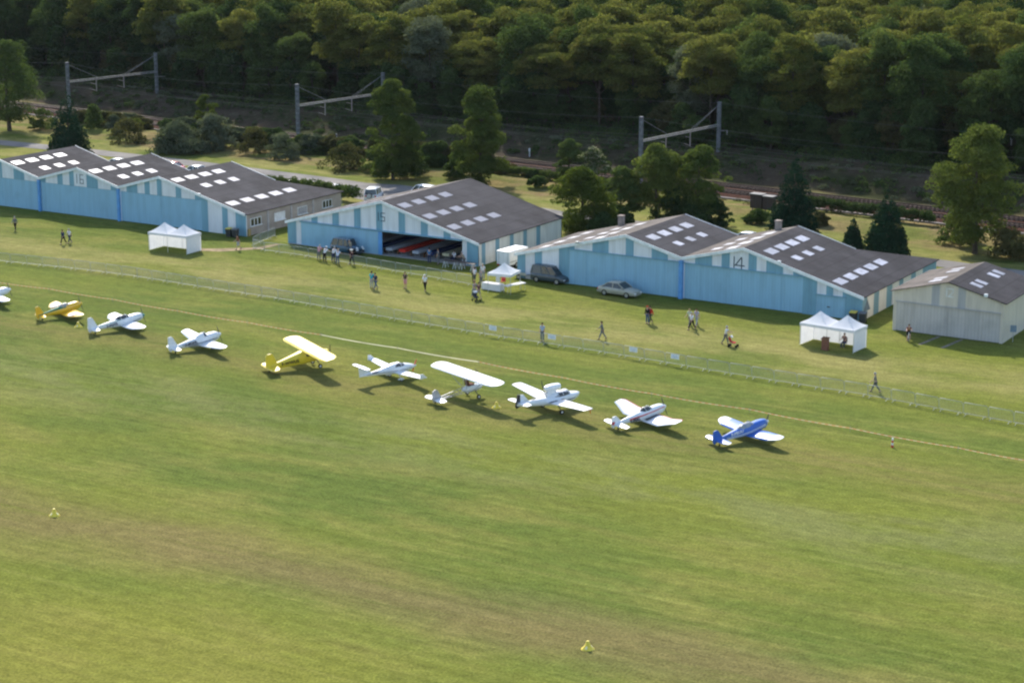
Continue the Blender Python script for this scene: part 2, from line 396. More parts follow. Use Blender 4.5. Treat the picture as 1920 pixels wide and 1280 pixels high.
# ------------------------------------------------------------------ hangars
def pw(pts, x):
    for (a, za), (b, zb) in zip(pts, pts[1:]):
        if a-1e-6 <= x <= b+1e-6: return za+(zb-za)*(x-a)/(b-a)
    return pts[-1][1]
def hb(mb, name, mats, root, parent=None):
    """build in world coordinates, store relative to the hangar's origin"""
    ox, oy, oz = root.location
    mb.v = [(x-ox, y-oy, z-oz) for x, y, z in mb.v]
    return mb.build(name, mats, parent or root)
def gable_wall(root, y, stripes, roof, openings, mats, name='front_wall', t=.12):
    xs0, xs1 = stripes[0][0], stripes[-1][1]; mb = MB()
    cuts = sorted(set([p[0] for p in roof]+[o[0] for o in openings]+[o[1] for o in openings]))
    for x0, x1, mi in stripes:
        xs = [x0]+[c for c in cuts if x0+1e-4 < c < x1-1e-4]+[x1]
        for a, b in zip(xs, xs[1:]):
            mid = (a+b)/2; zb = -.1
            for o0, o1, oz in openings:
                if o0 < mid < o1: zb = oz
            za, zc = pw(roof, a), pw(roof, b)
            f = [(a, y, zb), (b, y, zb), (b, y, zc), (a, y, za)]; k = [(x, y+t, z) for x, _, z in f]
            mb.add(f, [(0, 1, 2, 3)], mi); mb.add(k, [(3, 2, 1, 0)], mi)
            if zb > 0: mb.add([f[0], f[1], k[1], k[0]], [(0, 1, 2, 3)], mi)
    for x, *_ in ((xs0,), (xs1,)):
        z = pw(roof, x); mb.add([(x, y, -.1), (x, y+t, -.1), (x, y+t, z), (x, y, z)], [(0, 1, 2, 3)], stripes[0][2])
    for o0, o1, oz in openings:
        for x in (o0, o1): mb.add([(x, y, -.1), (x, y+t, -.1), (x, y+t, oz), (x, y, oz)], [(0, 1, 2, 3)], 1)
    return hb(mb, name, mats, root)
def side_wall(root, x, stripes, ztop, mats, name='side_wall', t=.12):
    mb = MB()
    for y0, y1, mi in stripes:
        mb.add([(x, y0, -.1), (x, y1, -.1), (x, y1, ztop), (x, y0, ztop)], [(0, 1, 2, 3)], mi)
        mb.add([(x-t, y0, -.1), (x-t, y1, -.1), (x-t, y1, ztop), (x-t, y0, ztop)], [(3, 2, 1, 0)], mi)
    return hb(mb, name, mats, root)
def roof_slope(root, xa, za, ya0, ya1, xb, zb, yb0, yb1, mat, th=.09, lift=.03, name='roof'):
    q = [(xa, ya0, za+lift), (xb, yb0, zb+lift), (xb, yb1, zb+lift), (xa, ya1, za+lift)]
    mb = MB(); mb.prism(q, (0, 0, th)); return hb(mb, name, mat, root)
def skylights(root, roofpart, xa, za, xb, zb, spots, top=.12, mat=None):
    """translucent sheets let into a slope: spots are (x0, x1, y0, y1)"""
    zz = lambda x: za+(zb-za)*(x-xa)/(xb-xa)+top
    for x0, x1, y0, y1 in spots:
        mb = MB()
        mb.prism([(x0, y0, zz(x0)-.02), (x1, y0, zz(x1)-.02), (x1, y1, zz(x1)-.02), (x0, y1, zz(x0)-.02)], (0, 0, .045))
        o = hb(mb, 'skylight', mat or M_SKYL, root, roofpart)
def barge(root, roof, y, mat=M_TRIM, h=.30, name='barge_board', d=.06):
    mb = MB()
    for (a, za), (b, zb) in zip(roof, roof[1:]):
        mb.prism([(a, y, za-h+.14), (b, y, zb-h+.14), (b, y, zb+.15), (a, y, za+.15)], (0, -d, 0))
    return hb(mb, name, mat, root)
def door_panels(root, y, x0, x1, ztop, seams, mat, name='door_panel', dy=.06, alt=True):
    xs = [x0]+seams+[x1]
    for i, (a, b) in enumerate(zip(xs, xs[1:])):
        yy = y+.02+(.025 if (alt and i % 2) else 0)
        mb = MB(); mb.box(a+.004, b-.004, yy, yy+dy, .04, ztop-.03); hb(mb, name, mat, root)
def box_part(root, name, mat, *b, parent=None):
    mb = MB(); mb.box(*b); return hb(mb, name, mat, root, parent)
def strokes(root, name, mat, segs, y, w=.10, t=.012):
    """painted numerals: straight strokes (x0,z0,x1,z1) on the wall at y"""
    mb = MB()
    for x0, z0, x1, z1 in segs:
        d = Vector((x1-x0, 0, z1-z0)).normalized(); nrm = Vector((-d.z, 0, d.x))*w/2; e = d*w/2
        a, b = Vector((x0, y, z0))-e, Vector((x1, y, z1))+e
        y -= .0006
        mb.prism([a+nrm, b+nrm, b-nrm, a-nrm], (0, -t, 0))
    return hb(mb, name, mat, root)
M_INK = paint('dark_blue_lettering', (.035, .055, .085), .6)
SH = [M_BLUE, M_WHITE]; B, W = 0, 1
def seq(pairs, start):
    out = []; a = start
    for b, m in pairs: out.append((a, b, m)); a = b
    return out

# hangar 16: three gabled bays and a lean-to with windows on its flank
h16 = thing('hangar', 'blue and white striped triple-gabled hangar numbered 16, farthest left', 'hangar', (-79.09, .515, 0), 0, 'aircraft hangars')
roof16 = [(-79.09, 4.18), (-72.44, 5.97), (-65.79, 4.18), (-59.14, 5.97), (-52.49, 4.18), (-45.84, 5.97), (-38.8, 4.16), (-32.7, 2.60)]
st = seq([(-76.5, W), (-74.6, B), (-72.67, W), (-72.24, B), (-70.23, W), (-68.38, B), (-66.1, W), (-64.69, B), (-62.69, W), (-61.78, B), (-60.65, W), (-59.88, B),
          (-57.77, W), (-55.88, B), (-53.83, W), (-52.3, B), (-51.24, W), (-49.46, B), (-48.32, W), (-47.47, B), (-46.33, W), (-45.55, B), (-43.38, W), (-42.5, B),
          (-40.41, W), (-38.45, B), (-36.31, W), (-35.45, B), (-34.28, W), (-32.70, B)], -79.09)
op16 = [(-78.8, -66.05, 3.72), (-65.5, -52.75, 3.72), (-52.2, -39.45, 3.74)]
gable_wall(h16, .515, st, roof16, op16, SH)
gable_wall(h16, 13.9, [(-79.09, -38.8, B)], roof16[:-1], [], SH, 'rear_wall')
for a, b, c in op16: door_panels(h16, .515, a, b, c, [(a+b)/2], M_DOOR)
for i in range(6):
    xa, za = roof16[i]; xb, zb = roof16[i+1]
    ye = 14.15
    if i == 5: ye = 14.15
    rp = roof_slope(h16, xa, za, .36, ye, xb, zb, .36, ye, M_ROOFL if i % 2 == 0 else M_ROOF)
    if i % 2:
        x0 = xa
        sp = [(x0+1.25, x0+2.32, .95+2.55*k, 2.62+2.55*k) for k in range(4)]+[(x0+3.98, x0+5.05, 3.15+2.62*k, 4.42+2.62*k) for k in range(3)]
        skylights(h16, rp, xa, za, xb, zb, sp)
rp = roof_slope(h16, -38.8, 4.16, .36, 14.15, -32.45, 2.54, .36, 19.9, M_ROOF)
skylights(h16, rp, -38.8, 4.16, -32.45, 2.54, [(-36.3, -35.2, 1.05+2.75*k, 2.78+2.75*k) for k in range(5)])
barge(h16, roof16, .36)
barge(h16, [(-72.44, 6.0), (-65.9, 4.2)], 14.2); barge(h16, [(-59.14, 6.0), (-52.6, 4.2)], 14.2); barge(h16, [(-45.84, 6.0), (-38.9, 4.2)], 14.2)
for x in (-65.79, -52.49): box_part(h16, 'drainpipe', M_BRIGHT, x-.17, x+.17, .22, .50, -.1, 3.98)
strokes(h16, 'number_sign', M_INK, [(-59.38, 4.10, -59.38, 5.2), (-58.85, 4.12, -58.85, 5.2), (-58.85, 5.2, -58.3, 5.2), (-58.85, 4.62, -58.3, 4.62), (-58.3, 4.62, -58.3, 4.12), (-58.85, 4.12, -58.3, 4.12)], .513, .085)
M_REND = paint('beige_render', (.36, .315, .28), .95, vary=.12, scale=.7, bump=.15)
box_part(h16, 'side_wall', M_REND, -32.86, -32.70, .64, 19.5, -.1, 2.56)
box_part(h16, 'rear_wall', M_REND, -38.8, -32.87, 19.2, 19.35, -.1, 2.5)
for y in (4.65, 9.2, 13.6): box_part(h16, 'pilaster', paint('pale_pilaster', (.40, .38, .38), .9), -32.70, -32.62, y-.16, y+.16, -.1, 2.5)
M_FRAME = paint('white_frame', (.70, .71, .72), .5)
for y0, y1, z0, z1, kind in ((1.35, 3.25, 1.12, 1.95, 1), (5.95, 7.87, 1.02, 1.9, 0), (10.5, 12.3, 1.05, 1.9, 2), (15.6, 17.4, 1.12, 1.95, 1)):
    mb = MB(); mb.box(-32.70, -32.66, y0, y1, z0, z1); w = hb(mb, 'window', M_GLASS if kind == 1 else (M_FRAME if kind == 0 else paint('grey_shutter', (.34, .34, .35), .7)), h16)
    fr = MB()
    for a, b, c, d in ((y0-.06, y1+.06, z1, z1+.06), (y0-.06, y0, z0, z1), (y1, y1+.06, z0, z1)): fr.box(-32.70, -32.63, a, b, c, d)
    if kind == 1:
        for k in (1/3, 2/3): fr.box(-32.66, -32.63, y0+(y1-y0)*k-.05, y0+(y1-y0)*k+.05, z0, z1)
    hb(fr, 'frame', M_FRAME, h16, w)
    box_part(h16, 'sill', M_FRAME, -32.70, -32.50, y0-.12, y1+.12, z0-.09, z0-.002, parent=w)
box_part(h16, 'meter_cabinet', paint('ochre_paint', (.38, .28, .12), .7), -32.70, -32.45, .68, 1.05, .02, .85)
box_part(h16, 'floodlight', M_TRIM, -39.6, -39.3, .0, .26, 4.42, 4.62)

# hangar 15: wide low gable, right half of the doors open
h15 = thing('hangar', 'blue and white striped hangar numbered 15 with one half of its doors open', 'hangar', (-26.15, 0, 0), 0, 'aircraft hangars')
roof15 = [(-26.15, 2.53), (-12.75, 6.03), (0, 2.53)]
st = seq([(-24.9, B), (-22.69, W), (-21.79, B), (-19.7, W), (-18.76, B), (-16.64, W), (-15.71, B), (-13.59, W), (-12.71, B), (-10.53, W), (-9.63, B), (-7.53, W), (-6.59, B), (-4.52, W), (-3.59, B), (-1.47, W), (0, B)], -26.15)
gable_wall(h15, 0, st, roof15, [(-24.09, -2.07, 2.68)], SH)
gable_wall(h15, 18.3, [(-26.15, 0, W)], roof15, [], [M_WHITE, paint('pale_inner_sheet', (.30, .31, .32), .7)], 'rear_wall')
side_wall(h15, 0, seq([(.72, W), (1.49, B), (3.59, W), (4.44, B), (6.67, W), (7.51, B), (9.62, W), (10.45, B), (12.54, W), (13.45, B), (18.42, W)], .0), 2.5, [M_SBLUE, M_SWHITE])
side_wall(h15, -26.03, [(.12, 18.42, W)], 2.5, [M_SBLUE, M_SWHITE])
SK15R = [(x, x+1.08, .75+2.78*k, 2.4+2.78*k) for x in (-11.25, -7.9, -4.65) for k in range(4)]
SK15L = [(x, x+1.08, .75+2.78*k, 2.4+2.78*k) for x in (-15.6, -19.2, -22.8) for k in range(4)]
def holed_roof(root, xa, za, xb, zb, y0, y1, holes, mat, th=.09, lift=.03):
    xs = sorted(set([xa, xb]+[h for a in holes for h in a[:2]])); ys = sorted(set([y0, y1]+[h for a in holes for h in a[2:]])); mb = MB()
    zz = lambda x: za+(zb-za)*(x-xa)/(xb-xa)+lift
    for a, b in zip(xs, xs[1:]):
        for c, d in zip(ys, ys[1:]):
            mx, my = (a+b)/2, (c+d)/2
            if any(h[0] < mx < h[1] and h[2] < my < h[3] for h in holes): continue
            for dz in (0, th): mb.add([(a, c, zz(a)+dz), (b, c, zz(b)+dz), (b, d, zz(b)+dz), (a, d, zz(a)+dz)], [(0, 1, 2, 3)])
    for c in (y0, y1): mb.add([(xa, c, zz(xa)), (xb, c, zz(xb)), (xb, c, zz(xb)+th), (xa, c, zz(xa)+th)], [(0, 1, 2, 3)])
    for x in (xa, xb): mb.add([(x, y0, zz(x)), (x, y1, zz(x)), (x, y1, zz(x)+th), (x, y0, zz(x)+th)], [(0, 1, 2, 3)])
    return hb(mb, 'roof', mat, root)
inset = lambda L: [(a+.05, b-.05, c+.05, d-.05) for a, b, c, d in L]
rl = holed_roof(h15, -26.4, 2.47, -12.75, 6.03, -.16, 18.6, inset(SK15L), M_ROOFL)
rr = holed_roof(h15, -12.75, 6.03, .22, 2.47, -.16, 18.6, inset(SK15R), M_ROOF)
M_SKYT = fabric('translucent_skylight_sheet', (.50, .50, .55), .38)
skylights(h15, rr, -12.75, 6.03, .22, 2.47, SK15R, mat=M_SKYT)
skylights(h15, rl, -26.4, 2.47, -12.75, 6.03, SK15L, mat=M_SKYT)
barge(h15, [(-26.4, 2.47)]+[roof15[1]]+[(.22, 2.47)], -.16)
door_panels(h15, -.22, -24.05, -12.66, 2.66, [-21.3, -18.5, -15.7], M_DOOR, alt=False)
box_part(h15, 'door_edge', M_BRIGHT, -13.16, -12.66, -.26, -.205, .03, 2.64)
box_part(h15, 'door_rail', M_BLUE, -24.2, -2.0, -.30, -.01, 2.69, 2.80)
strokes(h15, 'number_sign', M_INK, [(-13.27, 3.86, -13.27, 4.78), (-12.4, 4.76, -12.92, 4.76), (-12.92, 4.76, -12.92, 4.32), (-12.92, 4.32, -12.42, 4.32), (-12.42, 4.32, -12.42, 3.86), (-12.42, 3.86, -12.92, 3.86)], -.002, .09)
box_part(h15, 'floor_slab', M_CONC, -25.9, -.15, -.35, 18.2, -.1, .045)
M_PURL = paint('dull_steel_truss', (.16, .16, .165), .7)
for y in (4.5, 9, 13.5):
    mb = MB(); mb.tube([(-25.8, y, 2.45), (-12.75, y, 5.9), (-.2, y, 2.45)], .07, 6); mb.tube([(-25.8, y, 2.42), (-.2, y, 2.42)], .05, 6)
    hb(mb, 'roof_truss', M_PURL, h15)

# hangar 14: twin gables with a lean-to on each side
h14 = thing('hangar', 'blue and white striped twin-gabled hangar numbered 14 with two chimneys', 'hangar', (6.57, -2.6, 0), 0, 'aircraft hangars')
roof14 = [(6.57, 2.59), (19.66, 5.845), (26.09, 4.16), (32.88, 5.845), (39.4, 4.04), (45.54, 2.335)]
st = seq([(7.57, B), (8.72, W), (9.62, B), (11.68, W), (13.58, B), (15.68, W), (17.62, B), (19.6, W), (20.53, B), (22.6, W), (24.47, B), (27.53, W), (29.43, B), (30.46, W), (31.38, B),
          (33.41, W), (34.31, B), (35.34, W), (37.16, B), (38.22, W), (40.8, B), (41.77, W), (42.5, B), (43.48, W), (45.54, B)], 6.57)
op14 = [(12.94, 25.78, 3.71), (26.40, 39.33, 3.66), (40.8, 43.75, 2.09)]
gable_wall(h14, -2.6, st, roof14, op14, SH)
gable_wall(h14, 10.7, [(6.57, 39.4, B)], roof14[:-1], [], SH, 'rear_wall')
door_panels(h14, -2.6, 12.94, 25.78, 3.71, [15.04, 17.26, 19.61, 21.92, 24.06], M_DOOR)
door_panels(h14, -2.6, 26.40, 39.33, 3.66, [28.23, 30.52, 32.71, 34.88, 37.02], M_DOOR)
door_panels(h14, -2.6, 40.8, 43.75, 2.09, [], M_DOOR, 'side_door')
box_part(h14, 'door_handle', M_DARK, 41.9, 42.2, -2.64, -2.585, .95, 1.05)
for a, b, z in op14: box_part(h14, 'door_rail', M_BLUE, a-.1, b+.1, -2.76, -2.61, z+.01, z+.10)
side_wall(h14, 45.54, seq([(-1.34, B), (.46, W), (1.87, B), (3.95, W), (5.5, B), (7.46, W), (8.62, B), (10.85, W), (12.27, B), (14.34, W), (18.5, B)], -2.48), 2.3, [M_SBLUE, M_SWHITE])
side_wall(h14, 6.69, [(-2.48, 10.7, W)], 2.55, [M_SBLUE, M_SWHITE])
mb = MB(); mb.prism([(39.4, 10.83, -.1), (45.40, 18.0, -.1), (45.40, 18.0, 2.3), (39.4, 10.83, 3.98)], (.05, -.05, 0)); hb(mb, 'rear_wall', M_SWHITE, h14)
box_part(h14, 'rear_wall', M_SWHITE, 39.2, 45.3, 10.55, 10.68, -.1, 2.2)
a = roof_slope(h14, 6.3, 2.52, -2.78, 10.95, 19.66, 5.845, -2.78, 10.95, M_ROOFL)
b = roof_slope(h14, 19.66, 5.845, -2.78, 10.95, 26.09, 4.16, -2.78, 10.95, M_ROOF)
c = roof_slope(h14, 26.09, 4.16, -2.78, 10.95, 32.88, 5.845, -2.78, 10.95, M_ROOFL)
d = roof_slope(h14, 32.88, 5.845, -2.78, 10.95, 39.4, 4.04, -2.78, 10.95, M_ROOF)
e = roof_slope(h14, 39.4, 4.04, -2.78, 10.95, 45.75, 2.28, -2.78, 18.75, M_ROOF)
skylights(h14, a, 6.57, 2.59, 19.66, 5.845, [(15.25, 16.35, -1.9+2.95*k, -.25+2.95*k) for k in range(4)]+[(8.6, 9.7, -1.7+2.95*k, -.05+2.95*k) for k in range(4)]+[(13.0, 14.0, .2+2.95*k, 1.4+2.95*k) for k in range(3)])
skylights(h14, b, 19.66, 5.845, 26.09, 4.16, [(21.0, 22.08, -1.0+2.58*k, .63+2.58*k) for k in range(4)]+[(23.4, 24.34, .4+2.8*k, 1.5+2.8*k) for k in range(3)])
skylights(h14, c, 26.09, 4.16, 32.88, 5.845, [(30.4, 31.6, -1.9+2.95*k, -.25+2.95*k) for k in range(4)]+[(28.1, 29.1, -.3+2.95*k, .9+2.95*k) for k in range(3)])
skylights(h14, d, 32.88, 5.845, 39.4, 4.04, [(34.38, 35.42, -1.3+2.6*k, .5+2.6*k) for k in range(4)]+[(36.7, 37.66, .2+2.75*k, 1.42+2.75*k) for k in range(3)])
skylights(h14, e, 39.4, 4.04, 45.75, 2.28, [(42.03, 43.05, -1.85+2.72*k, -.02+2.72*k) for k in range(5)])
barge(h14, [(6.3, 2.52)]+roof14[1:-1]+[(45.75, 2.28)], -2.78)
barge(h14, [(19.66, 5.87), (26.0, 4.2)], 11.0); barge(h14, [(32.88, 5.87), (39.4, 4.06)], 11.0)
box_part(h14, 'drainpipe', M_BRIGHT, 25.9, 26.28, -3.0, -2.615, -.1, 3.95)
strokes(h14, 'number_sign', M_INK, [(31.85, 3.84, 31.85, 4.9), (32.62, 4.9, 32.0, 4.08), (32.0, 4.08, 32.95, 4.08), (32.68, 3.82, 32.68, 4.85)], -2.602, .12)
M_CHIM = paint('rendered_chimney', (.30, .25, .215), .95, vary=.25, scale=1.5, bump=.2)
for x, y, zb, h in ((12.2, 10.3, 3.85, 1.35), (31.2, 9.7, 5.35, 1.2)):
    mb = MB(); mb.box(x-.28, x+.28, y-.28, y+.28, zb-.3, zb+h-.08); mb.box(x-.33, x+.33, y-.33, y+.33, zb+h-.08, zb+h+.06); hb(mb, 'chimney', M_CHIM, h14)
mb = MB(); mb.prism([(45.542, -2.35, .8), (45.542, -.45, .8), (45.542, -1.4, 2.0)], (.008, 0, 0)); hb(mb, 'painted_triangle', paint('grey_blue_paint', (.16, .21, .25), .7), h14)
box_part(h14, 'floodlight', M_TRIM, 36.7, 37.0, -3.05, -2.82, 4.9, 5.1); box_part(h14, 'floodlight', M_STEEL, 13.9, 14.2, -3.05, -2.82, 4.5, 4.72)

# hangar 12: cream, single gable
h12 = thing('hangar', 'cream and grey single-gabled hangar numbered 12 at the right edge', 'hangar', (49.34, -4.44, 0), 0, 'aircraft hangars')
M_CREAM = clad('cream_sheet', (.54, .485, .405), .3, 0, dirt=.15, depth=.06); M_SCREAM = clad('cream_side_sheet', (.58, .525, .44), .3, 1, dirt=.25, depth=.12)
M_GREY = clad('grey_band_sheet', (.37, .365, .365), .3, 0, dirt=.15, depth=.12); M_GDOOR = clad('grey_door_sheet', (.46, .43, .40), .33, 0, dirt=.35, depth=.2)
roof12 = [(49.34, 3.82), (54.66, 5.19), (59.99, 3.82)]
gable_wall(h12, -4.44, seq([(53.05, W), (53.82, B), (55.57, W), (56.31, B), (59.99, W)], 49.34), roof12, [(49.64, 59.7, 2.80)], [M_GREY, M_CREAM])
gable_wall(h12, 5.9, [(49.34, 59.99, W)], roof12, [], [M_GREY, M_CREAM], 'rear_wall')
side_wall(h12, 59.99, [(-4.32, 5.9, 1)], 3.8, [M_GREY, M_SCREAM]); side_wall(h12, 49.46, [(-4.32, 5.9, 1)], 3.8, [M_GREY, M_SCREAM])
door_panels(h12, -4.44, 49.64, 59.7, 2.80, [51.18, 52.88, 54.62, 56.34, 58.05], M_GDOOR)
box_part(h12, 'door_rail', M_GREY, 49.6, 59.75, -4.58, -4.45, 2.81, 2.90)
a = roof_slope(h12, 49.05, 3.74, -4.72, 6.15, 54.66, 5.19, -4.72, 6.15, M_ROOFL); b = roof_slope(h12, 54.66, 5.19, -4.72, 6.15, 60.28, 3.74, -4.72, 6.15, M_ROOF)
skylights(h12, a, 49.34, 3.82, 54.66, 5.19, [(52.1, 53.35, -3.0, -2.2), (52.1, 53.35, -1.6, -.8), (52.1, 53.35, 2.0, 2.8), (52.1, 53.35, 3.4, 4.2)])
skylights(h12, b, 54.66, 5.19, 59.99, 3.82, [(56.07, 57.2, -2.85, -2.0), (56.07, 57.2, -1.4, -.55), (56.07, 57.2, 2.25, 3.1), (56.07, 57.2, 3.75, 4.6)])
strokes(h12, 'number_sign', paint('pale_lettering', (.62, .62, .60), .6), [(54.47, 3.84, 54.47, 4.62), (54.65, 4.6, 55.08, 4.6), (55.08, 4.6, 55.08, 4.3), (55.08, 4.3, 54.66, 3.86), (54.66, 3.86, 55.1, 3.86)], -4.442, .11)
box_part(h12, 'floodlight', M_TRIM, 58.2, 58.5, -5.0, -4.75, 4.35, 4.6)

# long dining tables laid out inside the open hangar
CL = {'grey': fabric('grey_cloth', (.42, .44, .48), .05), 'red': fabric('red_cloth', (.62, .045, .03), .05), 'navy': fabric('navy_cloth', (.03, .05, .13), .05), 'cream': fabric('cream_cloth', (.60, .55, .36), .05), 'dark': fabric('charcoal_cloth', (.05, .05, .055), .05)}
M_CROCK = paint('white_crockery', (.7, .68, .62), .3)
tabs = [(-15.6, .5, 'grey', ''), (-13.9, .4, 'navy', ''), (-12.1, .35, 'grey', ''), (-10.3, .35, 'red', ''), (-8.5, .35, 'grey', ''), (-6.7, .6, 'navy', ''), (-4.9, 1.0, 'cream', ''), (-3.2, 1.6, 'dark', '')]
lab = ['grey-clothed dining table deepest behind the closed door panel of hangar 15', 'navy-clothed dining table half hidden behind the closed door panel of hangar 15', 'grey-clothed dining table just left of the red one in the hangar', 'long dining table under bright red cloth inside the open hangar',
       'grey-clothed dining table just right of the red one in the hangar', 'blue-clothed dining table behind the person standing in the hangar doorway', 'cream-clothed dining table deep in the open hangar', 'charcoal dining table by the right side of the hangar opening']
for (x, y, colr, _), lb in zip(tabs, lab):
    t = thing('dining_table', lb, 'table', (x, y, .045), 0, 'dining tables in hangar 15')
    MB().box(-.38, .38, 0, 11.5, .70, .74).build('tabletop', M_WOOD, t)
    c = MB(); c.box(-.42, .42, -.04, 11.54, .742, .755); c.box(-.43, -.415, -.04, 11.54, .48, .742); c.box(.415, .43, -.04, 11.54, .48, .742); c.box(-.42, .42, -.055, -.04, .45, .742)
    c.build('tablecloth', CL[colr], t)
    for yy in (.3, 3.9, 7.6, 11.2):
        l = MB(); l.tube([(-.3, yy, 0), (-.3, yy, .7)], .025); l.tube([(.3, yy, 0), (.3, yy, .7)], .025); l.tube([(-.3, yy, .1), (.3, yy, .1)], .02); l.build('trestle', M_STEEL, t)
    for sx in (-.78, .78):
        bnc = MB(); bnc.box(sx-.14, sx+.14, .4, 11.2, .43, .47)
        for yy in (.6, 4, 7.6, 11): bnc.box(sx-.11, sx+.11, yy-.03, yy+.03, 0, .43)
        if sx > 0 or x == tabs[0][0]:
            who = 'wooden bench along the right side of the %s' % lb.replace('long ', '', 1) if sx > 0 else 'wooden bench squeezed between the closed door panel and the first dining table'
            tag(bnc.build('bench', M_WOOD, None, (x, y, .045)), ' '.join(who.split()[:16]), 'bench', 'benches between the dining tables')

# ------------------------------------------------------------------ trees, bushes, hedges
def leaf_mesh(name, lobes, n, size, mat, seed, up=.45, zlow=-.55, shell=(.62, 1.06), out=.5):
    """a crown: n leaf sprays scattered through the outer part of many lobes (cx,cy,cz,rx,ry,rz)"""
    g = np.random.default_rng(seed); L = np.array(lobes, float)
    wt = (L[:, 3]*L[:, 5]); wt /= wt.sum(); idx = g.choice(len(L), n, p=wt)
    tintl = g.random(len(L)); l = L[idx]
    z = g.uniform(zlow, 1, n); a = g.uniform(0, 2*np.pi, n); rr = np.sqrt(1-z*z)
    dirs = np.stack([rr*np.cos(a), rr*np.sin(a), z], 1); rad = g.uniform(*shell, n)[:, None]
    p = l[:, :3]+dirs*l[:, 3:6]*rad
    nrm = dirs*out+np.array([0, 0, up])+g.normal(0, .42, (n, 3)); nrm /= np.linalg.norm(nrm, axis=1)[:, None]
    t = np.cross(nrm, g.normal(0, 1, (n, 3))); t /= np.linalg.norm(t, axis=1)[:, None]; b = np.cross(nrm, t)
    s1 = (size*g.uniform(.55, 1.25, n))[:, None]; s2 = s1*g.uniform(.45, .8, n)[:, None]; bend = (size*g.uniform(-.22, .05, n))[:, None]
    v = np.empty((n, 4, 3)); v[:, 0] = p-t*s1*.5+nrm*bend; v[:, 1] = p-b*s2*.5; v[:, 2] = p+t*s1*.5+nrm*bend; v[:, 3] = p+b*s2*.5
    me = bpy.data.meshes.new(name); me.vertices.add(4*n); me.vertices.foreach_set('co', v.ravel())
    me.loops.add(4*n); me.polygons.add(n); me.loops.foreach_set('vertex_index', np.arange(4*n)); me.polygons.foreach_set('loop_start', np.arange(n)*4)
    me.update(calc_edges=True); me.materials.append(mat)
    at = me.attributes.new('tint', 'FLOAT', 'POINT')
    ti = np.clip(tintl[idx]*.75+g.normal(.12, .16, n), 0, 1); at.data.foreach_set('value', np.repeat(ti, 4))
    return me
M_BARK = paint('grey_brown_bark', (.085, .068, .05), .95, vary=.35, scale=3, bump=.4)
def trunk_mesh(h, r, limbs, seed, lean=.25):
    g = random.Random(seed); mb = MB(); x = y = 0; pts = []; rs = []
    for i in range(6):
        f = i/5; pts.append((x, y, h*f-.3*(i == 0))); rs.append(r*(1.25 if i == 0 else 1)*(1-.72*f)); x += g.uniform(-lean, lean); y += g.uniform(-lean, lean)
    mb.tube(pts, rs, 7)
    for k in range(limbs):
        i = g.choice([2, 3, 4]); p = Vector(pts[i]); a = 2*math.pi*k/limbs+g.uniform(-.4, .4); ln = h*g.uniform(.22, .38)
        e = Vector((math.cos(a), math.sin(a), g.uniform(.5, 1.0))).normalized()
        mb.tube([p, p+e*ln*.5+Vector((0, 0, .15)), p+e*ln+Vector((0, 0, .5))], [rs[i]*.55, rs[i]*.35, rs[i]*.12], 5)
    return mb.mesh('trunk', M_BARK)
def dome_lobes(g, n, rx, rz, zc, lr, flat=.62, top=.15, low=-.55):
    out = []
    while len(out) < n:
        u = Vector((g.gauss(0, 1), g.gauss(0, 1), g.gauss(top, 1))).normalized(); k = g.uniform(.35, 1)**.5
        if u.z < low: continue
        r = lr*g.uniform(.65, 1.25)
        out.append((u.x*rx*k*.8, u.y*rx*k*.8, zc+u.z*rz*k*.85, r, r*g.uniform(.8, 1.1), r*flat*g.uniform(.8, 1.2)))
    return out
def ovoid_lobes(g, n, W_, H, z0, lr, flat, dome=False, peak=.42):
    """crown that fills the whole height: broadest at 'peak', ragged in outline"""
    out = []
    for i in range(n):
        f = g.random()**(1.15 if dome else .95)
        if dome: pr =  math.sqrt(max(0, 1-(f*.97)**2))
        else: pr = math.sin(math.pi*min(1, (f/peak*.5 if f < peak else .5+(f-peak)/(1-peak)*.47)))**.62
        if not dome and f < peak: pr = .48+.52*pr
        a = g.uniform(0, 6.28); k = math.sqrt(g.uniform(.12, 1)); r = lr*g.uniform(.6, 1.2); rr = max(0, W_*pr*(.88+.2*math.sin(3*a+f*7))-r*.5)*k
        z = z0+r*flat*.5+(H-z0-r*flat*1.1)*f
        out.append((rr*math.cos(a), rr*math.sin(a), z, r, r*g.uniform(.8, 1.1), r*flat*g.uniform(.8, 1.2)))
    return out
def cone_lobes(g, h, r, z0, layers):
    out = []
    for i in range(layers):
        f = i/(layers-1); rr = r*(1-f)**.85*(.93 if f > .1 else .8)+.10; z = z0+(h-z0)*f; n = max(1, int(9*(1-f))+1)
        for k in range(n):
            a = 2*math.pi*k/n+i*.7+g.uniform(-.25, .25); q = rr*g.uniform(.5, .78); s = rr*g.uniform(.35, .55)+.12
            out.append((q*math.cos(a), q*math.sin(a), z-.1*q+g.uniform(-.15, .15), s, s, s*.55+.22))
    return out
LEAF = {
 'locust': leafmat('locust_leaf', (.066, .090, .022), (.200, .200, .050), (.19, .135, .05), .38),
 'green': leafmat('broad_leaf', (.040, .074, .022), (.112, .145, .042), trans=.4),
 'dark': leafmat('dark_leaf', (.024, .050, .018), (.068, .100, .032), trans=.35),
 'grey': leafmat('silvery_leaf', (.065, .085, .045), (.155, .170, .105), trans=.3),
 'lime': leafmat('lime_leaf', (.058, .088, .018), (.130, .150, .030), trans=.5),
 'olive': leafmat('olive_leaf', (.055, .062, .022), (.115, .105, .042), trans=.35),
 'hedgerow': leafmat('hedgerow_leaf', (.046, .078, .020), (.135, .160, .038), trans=.42),
 'fir': leafmat('conifer_needles', (.011, .030, .017), (.026, .058, .028), trans=.15),
 'bloom': leafmat('cream_blossom', (.14, .15, .06), (.50, .46, .33), trans=.3),
}
